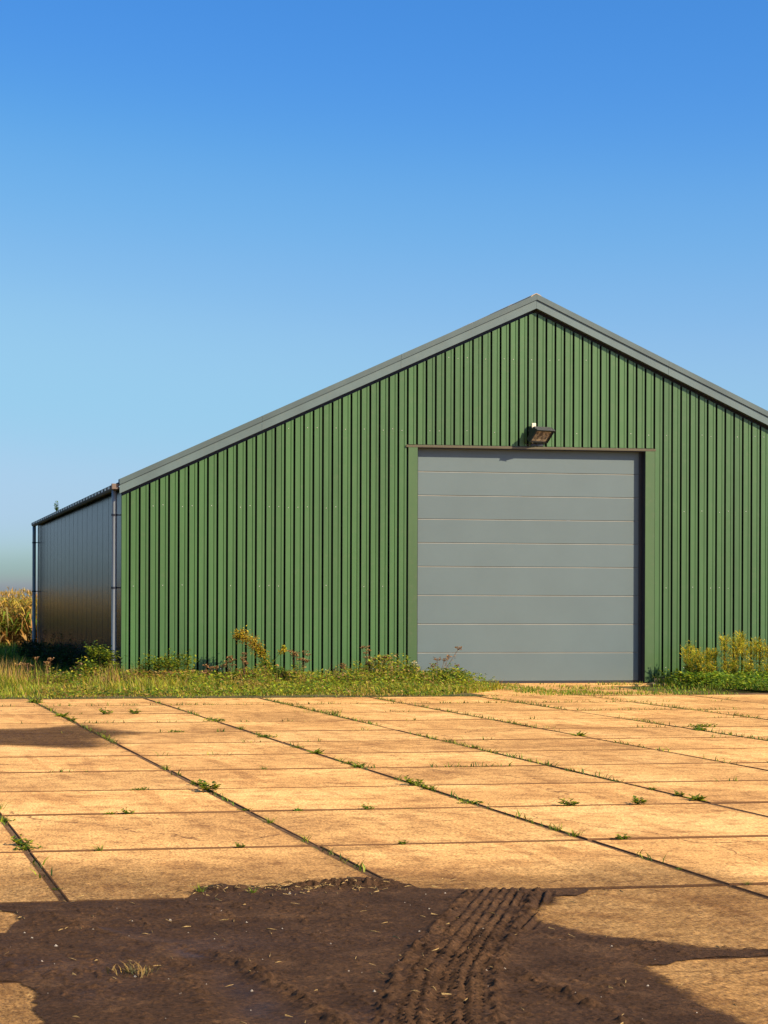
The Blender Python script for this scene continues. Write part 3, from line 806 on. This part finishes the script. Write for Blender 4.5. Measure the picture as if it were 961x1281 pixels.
# verge right of the door
X_, Y_ = scatter(26000, 16.55, 30, 32.4, 36.95); edge = 32.75 + .2*vnoise(X_*.8, X_*0, 25) + np.clip((17.5-X_)*2.6, 0, 3)
k = Y_ > edge; X_, Y_ = X_[k], Y_[k]
grass_mass('grass', X_, Y_, rng.uniform(.08,.26,len(X_))*np.clip((Y_-edge[k])/1.0,.3,1), palette(len(X_), [LIME, GRN, (.13,.25,.02), STRW], [4,4,3,.8]), label='bright green grass strip right of the barn door')
X_, Y_ = scatter(17000, 16.6, 26, 32.9, 36.9); edge = 32.95 + .2*vnoise(X_*.8, X_*0, 25) + np.clip((17.4-X_)*2.4, 0, 3)
k = Y_ > edge; X_, Y_ = X_[k], Y_[k]
leaf_mass('ground_cover', X_, Y_, rng.uniform(.02,.28,len(X_)), rng.uniform(.04,.11,len(X_)), palette(len(X_), [(.16,.27,.02), GRN, DGRN, LIME], [4,3,1,3]), 'leafy weeds in the grass right of the barn door')
# grass between barn and maize
X_, Y_ = scatter(60000, -14, 4.95, 36.8, 63.6)
h = rng.uniform(.12,.42,len(X_))*(1+.4*vnoise(X_*.5, Y_*.5, 33))
grass_mass('grass', X_, Y_, h, palette(len(X_), [GRN, LIME, DGRN, STRW], [4,2.5,2,.8]), width=.018, label='long grass in the shade between the barn and the maize')
# seams of grass in the joints of the far slabs
XX, YY = [], []
ca, sa = math.cos(ANG), math.sin(ANG)
def yard_pt(u, v): return (1.12 + ca*u - sa*v, 10.5 + sa*u + ca*v)
for ri, v in enumerate(rows[3:-1]):
    prob = [0,.01,.02,.03,.04,.05,.05,.08,.12,.2,.34,.5,.5,.5][min(ri,13)]
    u = -2.
    while u < 20:
        x, y = yard_pt(u, v)
        pr_ = prob*(1.9 if u > 8.5 and v > 9 else 1)*(.2+1.6*max(0, .5+float(vnoise(np.array([x*.9]), np.array([y*.9]), 71)[0])))
        if random.random() < pr_:
            for q in range(random.randint(6, 16)): XX.append(x+random.gauss(0,.10)); YY.append(y+random.gauss(0,.022))
        u += .16
for ci in range(-1, 8):
    v = 1.
    while v < 21:
        x, y = yard_pt(ci*2.07, v)
        pr_ = (.14+.026*v)*(.1+1.8*max(0, .4+float(vnoise(np.array([x*1.7]), np.array([y*.8]), 72)[0])))
        if random.random() < pr_:
            for q in range(random.randint(6, 14)): XX.append(x+random.gauss(0,.022)); YY.append(y+random.gauss(0,.10))
        v += .16
XX, YY = np.array(XX), np.array(YY)
grass_mass('joint_grass', XX, YY, rng.uniform(.03,.105,len(XX)), palette(len(XX), [GRN, DGRN, LIME, (.20,.15,.03)], [4,3,1.5,1.5]), z0=-.02, width=.010, lean=(.3,1.4), label='thin grass growing along the joints of the slabs')
# grass on the apron in front of the door
X_, Y_ = scatter(9000, 11.2, 17.0, 32.2, 36.6); dn = vnoise(X_*.7, Y_*2.2, 51)
k = (dn > .30) | ((np.abs(Y_-34.6+.15*vnoise(X_, X_*0, 3)) < .22) & (vnoise(X_*1.2, X_*0, 8) > -.25)); X_, Y_ = X_[k], Y_[k]
grass_mass('grass', X_, Y_, rng.uniform(.03,.11,len(X_)), palette(len(X_), [LIME, GRN, STRW], [3,4,1]), z0=-.01, label='thin strip of grass on the slabs before the grey door')

# --- single weeds in the joints
def tuft_mesh(kind):
    g_ = Veg()
    if kind == 0:      # rosette of narrow leaves
        for i in range(26):
            a = U(0,6.283); e = U(.05,.9); ln = U(.35,.6)
            g_.leaf((U(-.06,.06),U(-.06,.06),0), (math.cos(a),math.sin(a),e), ln, ln*.26, pick(GRN,DGRN,GRN,LIME), droop=U(0,.25))
    elif kind == 1:    # spreading mat of small leaves along the joint
        for i in range(70):
            x, y = random.gauss(0,.17), random.gauss(0,.075)
            g_.leaf((x,y,U(0,.12)), hdir(0,.8), U(.08,.17), U(.04,.08), pick(GRN,DGRN,LIME,GRN))
        for i in range(14): g_.blade((random.gauss(0,.2),random.gauss(0,.06),0), U(0,6.28), U(.1,.3), .02, U(.3,1.2), pick(GRN,LIME,STRW))
    elif kind == 2:    # leafy branching weed
        for i in range(9):
            a = U(0,6.283); q = Vector((math.cos(a)*U(.15,.38), math.sin(a)*U(.15,.38), U(.14,.42)))
            g_.stem([(0,0,0), q*.6+Vector((0,0,.03)), q], .010, .005, DGRN)
            for j in range(8): g_.leaf(q*U(.35,1.05), hdir(-.1,.8), U(.12,.22), U(.07,.12), pick(GRN,LIME,DGRN))
    else:              # tuft of grass
        for i in range(46): g_.blade((random.gauss(0,.09),random.gauss(0,.06),0), U(0,6.28), U(.2,.55), .028, U(.3,1.3), pick(GRN,GRN,LIME,STRW))
    return g_.mesh('joint_weed')
TM = [tuft_mesh(k) for k in (0,0,1,1,1,2,2,2,3,3)]
TUFTS = [(1.35,16.95,.12),(1.13,15.22,.2),(1.08,14.4,.16),(1.22,13.0,.16),(1.02,12.78,.19),(1.09,10.99,.09),(1.57,12.79,.11),(1.94,14.94,.09),(2.08,14.98,.11),(2.45,16.75,.18),(3.09,18.6,.15),(3.08,16.38,.25),(3.38,17.0,.12),(3.06,14.92,.12),(3.18,14.07,.11),(2.59,12.78,.09),(3.52,14.98,.09),(4.13,15.08,.11),(4.02,18.57,.1),(4.0,24.04,.19),(2.37,26.14,.16),(4.98,25.87,.3),(4.95,24.24,.15),(4.99,22.79,.24),(4.97,21.15,.15),(5.06,20.34,.18),(5.11,19.0,.18),(5.16,18.62,.15),(2.87,27.17,.22),(3.53,28.28,.22),(3.97,28.03,.2),(3.45,30.72,.3),(2.44,30.82,.27),(6.87,26.95,.26),(5.21,16.77,.19),(5.24,16.33,.13),(5.3,15.43,.11),(5.32,15.17,.2),(5.92,15.1,.16),(6.57,15.08,.17),(7.39,16.43,.07),(7.44,16.05,.08),(7.17,15.13,.13),(7.43,15.49,.12),(7.41,15.17,.16),(5.29,13.3,.14),(5.26,12.96,.13),(5.48,12.98,.11),(5.4,11.27,.06),(5.39,10.72,.07),(4.91,12.87,.07),(3.79,12.75,.08),(4.48,14.97,.07),(7.13,19.06,.1),(7.08,21.76,.13),(7.16,20.78,.11),(9.15,22.6,.18),(10.89,23.44,.19),(11.53,23.84,.32),(11.53,23.37,.19),(7.02,16.94,.06),(1.94,10.69,.09),(2.24,10.59,.07)]
SPECIAL = {1: (3, 'grassy weed tuft in the leftmost lengthwise joint, upper of two near the left edge'),
 2: (1, 'flat green weed mat in the leftmost joint just below a taller grassy tuft'),
 3: (2, 'broad-leaved weed on the leftmost joint where a cross joint meets it'),
 4: (1, 'wide low weed mat in a cross joint touching the left edge of the picture'),
 5: (1, 'small weed in the leftmost joint nearest to the mud'),
 0: (0, 'lone spiky weed on a cross joint close to the left edge'),
 9: (1, 'thin spread-out weed in a cross joint on the left, halfway to the barn'),
 11: (2, 'largest weed clump in the second lengthwise joint from the left'),
 12: (2, 'small leafy weed just right of the largest clump in the second joint'),
 17: (2, 'upright leafy weed alone on a cross joint left of the picture centre'),
 37: (1, 'long weed mat in the third joint left of two round leafy weeds'),
 38: (2, 'round leafy weed on a cross joint, left of two alike below the door'),
 39: (2, 'round leafy weed on a cross joint, right of two alike below the door'),
 44: (0, 'spiky weed where a lengthwise joint crosses a row joint at the right'),
 47: (2, 'upright dark weed beside a joint crossing at the lower right'),
 58: (1, 'largest weed mat on the far slabs near the right edge'),
 61: (3, 'small bright green grass tuft at the edge of the mud'),
 62: (3, 'faint green tuft on the mud rim beside heaped clods')}
for i, (x, y, w) in enumerate(TUFTS):
    kd, lab = SPECIAL.get(i, (None, None))
    if i < 61:
        du, dv = x-1.12, y-10.5; u, v = du*ca+dv*sa, -du*sa+dv*ca
        ku = round(u/2.07)*2.07; kv = min(rows, key=lambda q: abs(q-v))
        if abs(u-ku) < abs(v-kv): u = ku
        else: v = kv
        x, y = yard_pt(u, v)
    me = random.choice(TM) if kd is None else random.choice([TM[j] for j in {0:(0,1),1:(2,3,4),2:(5,6,7),3:(8,9)}[kd]])
    o = link(me, 'joint_weed', (x, y, .012 if i >= 61 else -.012), U(-.6,.6), scale=(w*1.5, w*1.5, w*1.1))
    tag(o, lab or 'small green weed tuft growing in a joint of the slab yard', 'weed', 'weeds in the slab joints')
# dry clump standing in the mud
g_ = Veg()
for i in range(90): g_.blade((random.gauss(0,.055),random.gauss(0,.04),0), U(0,6.28), U(.02,.06), .005, U(.5,1.6), pick((.30,.19,.06),(.26,.16,.04),(.18,.12,.04),(.10,.09,.03)))
tag(link(g_.mesh('grass_clump', M['dry']), 'grass_clump', (1.22,8.37,.018)), 'straw-coloured grass clump standing in the dark mud', 'grass clump')

# --- pebbles and straw lying on the mud
def zmud(x, y):
    i = min(int(np.searchsorted(my_, y)), len(my_)-1); j = min(int(np.searchsorted(mx_, x)), len(mx_)-1); return float(Z[i, j]), float(cov[i, j])
pb = MB(); sw = MB()
for i in range(150):
    x, y = U(.3,4.9), U(6.3,10.7); z, c_ = zmud(x, y)
    if c_ < .5: continue
    r_ = random.choice([.003,.004,.005,.007,.010 if random.random() < .3 else .004])
    pts = []
    for a in range(5):
        t = a*1.2566+U(-.3,.3); pts.append((x+math.cos(t)*r_*U(.7,1.2), y+math.sin(t)*r_*U(.7,1.2), z))
    pts += [(x+U(-.2,.2)*r_, y, z+r_*.9)]
    pb.add(pts, [(a, (a+1) % 5, 5) for a in range(5)])
tag(pb.build('pebbles', M['pebble']), 'small pale pebbles scattered on the mud', kind='stuff')
for i in range(300):
    if random.random() < .5: x, y = random.gauss(2.5,.45), random.gauss(10.75,.14)
    else: x, y = U(.4,4.8), U(6.5,10.6)
    if not (.0 < x < 5 and 6 < y < 12): continue
    z, c_ = zmud(x, y)
    if c_ < .3: continue
    a = U(0,3.14); L = U(.015,.06); w = .0016; dx, dy = math.cos(a)*L/2, math.sin(a)*L/2; nx, ny = -math.sin(a)*w, math.cos(a)*w
    z += .004
    sw.add([(x-dx-nx,y-dy-ny,z),(x+dx-nx,y+dy-ny,z+U(0,.012)),(x+dx+nx,y+dy+ny,z+U(0,.01)),(x-dx+nx,y-dy+ny,z),(x,y,z+.006)], [(0,1,4),(1,2,4),(2,3,4),(3,0,4)])
tag(sw.build('straw_bits', M['straw']), 'bits of straw and stalk lying on the mud', kind='stuff')

# --- plants along the barn front
def upright_weed(h, lean=(0,0), n_=170, yellow=1.):
    """single-stemmed weed with narrow leaves and a feathery yellow top"""
    g_ = Veg(); top = Vector((lean[0], lean[1], h))
    def at_(t): return Vector((lean[0]*t**2, lean[1]*t**2, h*t))
    g_.stem([at_(0), at_(.5), at_(1)], .010, .003, jit((.16,.13,.04)))
    for i in range(n_):
        t = U(.12,1)**.8; a = U(0,6.283)
        if t < .55: g_.leaf(at_(t), (math.cos(a),math.sin(a),U(-.3,.9)), U(.07,.15), U(.012,.024), pick(GRN,LIME,LIME,(.34,.34,.04),(.30,.20,.05)), droop=.2)
        else:
            k_ = 1-abs(t-.72)/.45; q = at_(t)+Vector((math.cos(a),math.sin(a),.9))*U(0,.15)*k_
            g_.leaf(q, (math.cos(a),math.sin(a),U(.2,1.6)), U(.06,.13), U(.012,.024), pick(YEL,YEL,LIME,(.50,.45,.05)) if random.random() < yellow else pick(GRN,LIME))
    for i in range(34):
        t = U(.4,.95); a = U(0,6.283); q = at_(t); e = q + Vector((math.cos(a)*U(.06,.17), math.sin(a)*U(.06,.17), U(.06,.22)))
        g_.stem([q, (q+e)/2, e], .003, .0015, (.2,.19,.04))
        for j in range(5): g_.leaf(q.lerp(e, U(.4,1.05)), hdir(0,1.2), U(.03,.06), U(.012,.024), pick(YEL,OCH,LIME))
    return g_.mesh('tall_weed')
GW = [(17.01,.70,'leftmost low'),(17.14,.76,''),(17.28,.66,''),(17.44,.70,''),(17.64,.62,''),(17.84,.98,''),(17.98,.96,''),(18.16,1.04,''),(18.34,.88,''),(18.52,.92,''),(18.68,.82,''),(18.84,.72,'')]
GL = ['yellow-green feathery weed nearest the door in the stand at the right','second feathery weed from the door in the right stand, slightly taller',
 'third feathery weed from the door in the low half of the right stand','fourth feathery weed from the door, in the low half of the right stand','shortest feathery weed in the gap between low and tall halves of the right stand',
 'first tall yellow weed right of the gap in the stand','slim tall yellow weed left of the tallest one by the right wall','tallest yellow feathery weed in the stand against the right wall',
 'yellow weed just right of the tallest one in the right stand','bright yellow weed third from the right edge of the picture','yellow weed second from the right edge of the picture','feathery weed cut by the right edge of the picture']
for i, (x, h, _) in enumerate(GW):
    me = upright_weed(h, (U(-.12,.16), U(-.1,.05)), 230 if h > .8 else 190, .9 if h > .8 else .6)
    tag(link(me, 'tall_weed', (x, 36.25+U(-.25,.2), 0), 0), GL[i], 'weed', 'stand of feathery weeds right of the door')
for i in range(8):
    me = upright_weed(U(.35,.55), (U(-.1,.1), U(-.1,.05)), 110, .35)
    tag(link(me, 'tall_weed', (17.0+i*.26, 35.85+U(-.2,.2), 0), 0), 'short greenish weed at the foot of the feathery stand right of the door', 'weed', 'short weeds right of the door')

def seedhead(g_, pts, rad, n_, cs):
    pts = [Vector(p) for p in pts]
    for i in range(n_):
        t = U(0, len(pts)-1.001); k_ = int(t); q = pts[k_].lerp(pts[k_+1], t-k_)
        r_ = rad*(1-.35*abs(2*t/(len(pts)-1)-1))
        q = q + Vector((random.gauss(0,1),random.gauss(0,1),random.gauss(0,1)))*r_*.5
        g_.leaf(q, hdir(-.6,1), U(.03,.065), U(.02,.04), pick(*cs))
# the big drooping weed
g_ = Veg(); B = [(0,0,0),(-.03,0,.32),(-.14,0,.60),(-.34,-.02,.86),(-.58,-.04,1.02),(-.70,-.04,1.03)]
g_.stem(B, .020, .006, (.22,.24,.05))
g_.stem([(0,0,.3),(.06,0,.48),(.20,-.02,.68),(.27,-.02,.74)], .009, .005, (.16,.20,.04))
seedhead(g_, B[2:], .15, 1250, [OCH,YEL,(.36,.22,.05),(.27,.24,.04)])
seedhead(g_, [(-.03,0,.22),(-.05,0,.36),(-.14,0,.60),(-.24,0,.74)], .15, 520, [LIME,OCH,GRN])
seedhead(g_, [(.19,-.02,.68),(.27,-.02,.73),(.29,-.02,.80)], .07, 150, [OCH,YEL,LIME])
for i in range(42):
    t = U(0,.45); a = U(0,6.28)
    g_.leaf((-.05*t+U(-.03,.03),U(-.03,.03),t), (math.cos(a),math.sin(a),U(-.2,.8)), U(.10,.22), U(.05,.09), pick(GRN,LIME,DGRN), droop=.25)
tag(link(g_.mesh('drooping_weed'), 'drooping_weed', (8.04,36.3,0)), 'tall weed with ochre seed head bending left against the green wall', 'weed')

def umbel_plant(h, n_heads, spread, c=PINK, seed=0):
    """dry stalks that end in small flat umbels"""
    g_ = Veg()
    for i in range(n_heads):
        a = U(0,6.283); rr_ = spread*U(.2,1); tp = Vector((math.cos(a)*rr_, math.sin(a)*rr_*.5, h*U(.62,1)))
        g_.stem([(U(-.03,.03),U(-.03,.03),0), tp*.5+Vector((0,0,.06)), tp], .006, .003, jit((.16,.085,.045)))
        for j in range(12):
            b_ = U(0,6.28); e = tp + Vector((math.cos(b_)*U(.02,.07), math.sin(b_)*U(.02,.07), U(.02,.055)))
            g_.stem([tp, e, e+Vector((0,0,.002))], .002, .0015, jit(BRN))
            for q in range(3): g_.leaf(e, hdir(-.2,1), U(.022,.04), U(.016,.028), pick(c,c,STRW,BRN))
        for j in range(9):
            q = tp*U(.3,.95); g_.leaf(q, hdir(-.4,.8), U(.03,.07), U(.006,.014), pick(BRN,c,STRW))
    return g_.mesh('dry_weed', M['dry'])
for x, y, h, nh, sp, lab in ((7.12,36.2,.50,6,.22,'brown dried umbel weed left of the drooping ochre weed'),(7.44,36.0,.56,3,.08,'slim dry stalk with a flat brown umbel under the drooping seed head'),
    (6.72,36.1,.34,6,.22,'low tan dried weed below the shadow on the green wall'),(8.62,36.2,.60,9,.20,'reddish dry weed right of the drooping ochre weed'),(10.14,36.4,.68,4,.14,'thin dry umbel weed with brown heads left of the door frame'),
    (10.50,36.4,.58,4,.14,'thin dry umbel weed closest to the left door frame'),(9.62,36.4,.40,2,.08,'pale thin dry stalks between reddish weed and the umbels'),
    (3.05,36.9,.45,5,.30,'brown dry weed stalks at the left edge before the shaded wall'),(3.55,36.9,.46,4,.16,'pair of tan dry stalks left of the round bush')):
    tag(link(umbel_plant(h*1.15, nh+2, sp), 'dry_weed', (x,y,0)), lab, 'weed', 'dry weeds along the barn')
# leaning dry weed in front of the door
g_ = Veg()
for tp, nn in (((.34,-.02,.74),16),((-.10,0,.52),12),((.05,0,.50),12),((.14,0,.56),12),((.30,0,.40),10),((-.2,0,.40),8)):
    tp = Vector(tp); g_.stem([(-.05,0,.1), tp*.5+Vector((-.04,0,.05)), tp], .009, .004, jit((.22,.10,.055)))
    for j in range(nn):
        e = tp + Vector((U(-.06,.07),U(-.05,.05),U(0,.06))); g_.stem([tp, (tp+e)/2, e], .0025, .0015, jit(BRN))
        for q in range(4): g_.leaf(e, hdir(-.2,1), U(.022,.04), U(.016,.028), pick(PINK,STRW,PINK,BRN))
    for j in range(22): g_.leaf(tp*U(.4,1), hdir(-.5,.8), U(.03,.06), U(.008,.016), pick(BRN,PINK,STRW))
tag(link(g_.mesh('dry_weed', M['dry']), 'dry_weed', (11.62,36.1,0)), 'reddish dry weed leaning right in front of the grey door', 'weed', 'dry weeds along the barn')

def bush(rx, ry, rz, n_, cs, size, twigs=12, cz=None, flower=0):
    g_ = Veg(); cz = cz or rz
    for i in range(twigs):
        d_ = hdir(.2,1.5); q = Vector((d_.x*rx, d_.y*ry, cz+d_.z*rz*.8)); g_.stem([(0,0,0), q*.55, q], .009, .003, jit((.09,.07,.03)))
    nb = 26; lobes = [(hdir(-.8,1.2), U(.45,.95)) for _ in range(nb)]
    for i in range(n_):
        ld, lr = random.choice(lobes)
        c_ = Vector((ld.x*rx*lr, ld.y*ry*lr, cz+ld.z*rz*lr)); q = c_ + Vector((random.gauss(0,.18)*rx, random.gauss(0,.18)*ry, random.gauss(0,.16)*rz))
        if q.z < .02: continue
        g_.leaf(q, hdir(-.3,.9), size*U(.7,1.4), size*U(.4,.7), pick(*cs), droop=.15)
    for i in range(flower):
        q = Vector((U(-1,1)*rx*.8, -U(.2,1)*ry, cz+rz*U(.4,1.05)))
        for j in range(5): g_.leaf(q, hdir(0,1), .035, .026, (.62,.60,.42))
    return g_
b1 = bush(.36,.34,.34,1500,[(.06,.11,.014),DGRN,(.15,.17,.02),LIME],.065,cz=.42)
tag(link(b1.mesh('shrub'), 'shrub', (4.60,36.5,0), scale=1.15), 'round leafy shrub at the barn corner beside the grey downpipe', 'shrub')
b2 = bush(.55,.30,.30,1100,[LIME,GRN,(.24,.22,.03),DGRN],.06,cz=.30)
for i in range(12):
    x = U(-.5,.5); hh = U(.45,.68); b2.stem([(x,0,.1),(x+U(-.05,.05),0,hh*.6),(x+U(-.1,.1),0,hh)], .006,.002,(.12,.13,.03))
    for j in range(14): b2.leaf((x+U(-.08,.08),U(-.08,.08),hh*U(.55,1.0)), hdir(-.1,.9), U(.04,.075), U(.02,.04), pick(LIME,GRN,(.26,.23,.03)))
tag(link(b2.mesh('shrub'), 'shrub', (5.98,36.35,0), scale=1.12), 'ragged yellow-green leafy weed bush against the left green wall', 'shrub')
b3 = bush(.55,.35,.20,950,[LIME,GRN,DGRN,(.30,.29,.06)],.06,cz=.22)
tag(link(b3.mesh('shrub'), 'shrub', (11.62,35.75,0)), 'low leafy weed cushion at the left foot of the grey door', 'shrub')
b4 = bush(.16,.15,.14,260,[LIME,(.40,.38,.15),GRN],.05,cz=.34,flower=26)
tag(link(b4.mesh('shrub'), 'shrub', (10.98,36.1,0)), 'small weed with cream flower heads at the left door frame', 'shrub')
b5 = bush(.30,.25,.16,420,[DGRN,GRN],.085,cz=.22)
tag(link(b5.mesh('shrub'), 'shrub', (8.28,36.1,0)), 'dark green broad leaves at the foot of the drooping weed', 'shrub')
b6 = bush(.42,.30,.13,520,[LIME,(.16,.27,.02),GRN],.085,cz=.17)
tag(link(b6.mesh('shrub'), 'shrub', (17.15,35.55,0)), 'bright green leafy weed at the left foot of the feathery stand', 'shrub')
SHL = ['first dark shrub behind the round corner shrub at the side wall','second dark shrub along the shaded side wall','largest dark shrub in the row along the shaded side wall','fourth dark shrub along the shaded side wall','dark shrub second from the far end of the side wall','dark shrub at the far end of the side wall near the maize']
for SI, (x, y, s_) in enumerate(((4.45,39.4,.75),(4.5,41.0,.9),(4.4,43.0,1.0),(4.5,45.5,.85),(4.4,48.5,.9),(4.5,52.0,.8))):
    b7 = bush(.45*s_,.8*s_,.38*s_,520,[DGRN,(.03,.05,.012),(.06,.06,.02)],.09,cz=.35*s_)
    for i in range(6):
        q = Vector((U(-.3,.3),U(-.5,.5),U(.7,1.15)*s_)); b7.stem([(q.x*.5,q.y*.5,.1),q*.7,q], .008,.003,(.05,.04,.02))
        for j in range(6): b7.leaf(q*U(.8,1), hdir(-.3,.8), .07, .035, pick(DGRN,BRN))
    tag(link(b7.mesh('shrub'), 'shrub', (x,y,0)), SHL[SI], 'shrub', 'shaded shrubs along the side wall')
# weed sprouting from the gutter
g_ = Veg()
for i in range(7):
    q = Vector((U(-.06,.06),U(-.28,.28),U(.22,.52))); g_.stem([(0,q.y*.6,0),q*.6,q], .008,.004,(.07,.10,.03))
    for j in range(8): g_.leaf(q*U(.45,1.05), hdir(-.1,1), U(.07,.14), U(.03,.05), pick(DGRN,GRN))
tag(link(g_.mesh('gutter_weed'), 'gutter_weed', (XL-.13,49.0,roofz(XL-.13)-.12), scale=.75), 'small green weed sprouting from the left roof gutter', 'weed')

# ------------------------------------------------------------------ maize
def maize_mesh():
    g_ = Veg(); h = U(1.75,2.0)
    g_.stem([(0,0,0),(U(-.02,.02),U(-.02,.02),h*.5),(U(-.05,.05),U(-.05,.05),h)], .014, .006, jit((.26,.21,.05)))
    nl = 17; a0 = U(0,6.28)
    for i in range(nl):
        t = .12+.83*i/nl; z = h*t; az = a0 + i*math.pi + U(-.7,.7); L = U(.45,.75)*(1-.35*abs(t-.5)); w = U(.06,.105)
        dead = t < .34 or random.random() < .22
        c = pick((.46,.25,.06),(.36,.19,.05),(.40,.27,.09)) if dead else (pick((.56,.36,.05),(.46,.33,.05),(.46,.40,.05)) if t > .70 else pick((.20,.25,.025),(.26,.32,.03),(.10,.16,.015),(.36,.29,.04)))
        dx, dy = math.cos(az), math.sin(az); up = .15 if dead else .55; o = len(g_.v); sx, sy = -dy, dx
        prevs = []
        for k_ in range(5):
            s_ = k_/4; q = Vector((dx*L*s_*(.9), dy*L*s_*.9, z + L*(up*s_ - (1.25 if dead else 1.0)*s_*s_))); ww = w*(1-s_**2)*.5+.003
            g_.v += [q+Vector((sx*ww,sy*ww,.012)), q-Vector((sx*ww,sy*ww,-.012))]; g_.c += [c,c]
        for k_ in range(4):
            a = o+2*k_; g_.f += [(a,a+1,a+3),(a,a+3,a+2)]
    for i in range(8):
        e = hdir(.8,2.2)*U(.12,.24); g_.leaf((0,0,h-.03), e, e.length, .022, pick((.66,.42,.11),(.5,.33,.05),STRW), fold=.1)
    q = Vector((.05,0,h*.48)); 
    for a in range(5): g_.leaf(q, (math.cos(a*1.256)*.2+.35, math.sin(a*1.256)*.25, 1), .24, .05, pick(STRW,OCH))
    return g_
MZ = [maize_mesh() for _ in range(7)]
MZM = [q.mesh('maize_plant') for q in MZ]
pos_single, pos_mass = [], []
for r_ in range(12):
    y = 63.6 + r_*.75; x = -30 + U(0,.15)
    while x < 26:
        q = (x, y+U(-.08,.08))
        if r_ < 5 and 3.6+.0*r_ < x < 6.3: pos_single.append(q)
        else: pos_mass.append(q)
        x += U(.15,.24)
for q in pos_single:
    tag(link(random.choice(MZM), 'maize_plant', (q[0], q[1], 0), U(0,6.28), scale=U(.92,1.06)), 'ripe maize plant with golden leaves at the field edge behind the barn', 'maize plant', 'maize plants at the field edge')
VV, FF, CC, o_ = [], [], [], 0
MA = [(np.array([tuple(p) for p in q.v]), np.array(q.f), np.array([tuple(c)+(1,) for c in q.c])) for q in MZ]
for x, y in pos_mass:
    v, f, c = random.choice(MA); a = U(0,6.28); s_ = U(.9,1.08); ca_, sa_ = math.cos(a)*s_, math.sin(a)*s_
    VV.append(np.stack([v[:,0]*ca_-v[:,1]*sa_+x, v[:,0]*sa_+v[:,1]*ca_+y, v[:,2]*s_], -1)); FF.append(f+o_); CC.append(c); o_ += len(v)
tag(link(tri_mesh('maize_field', np.concatenate(VV), np.concatenate(FF), np.concatenate(CC), M['leaf']), 'maize_field'), 'field of ripe golden maize behind the barn', kind='stuff')
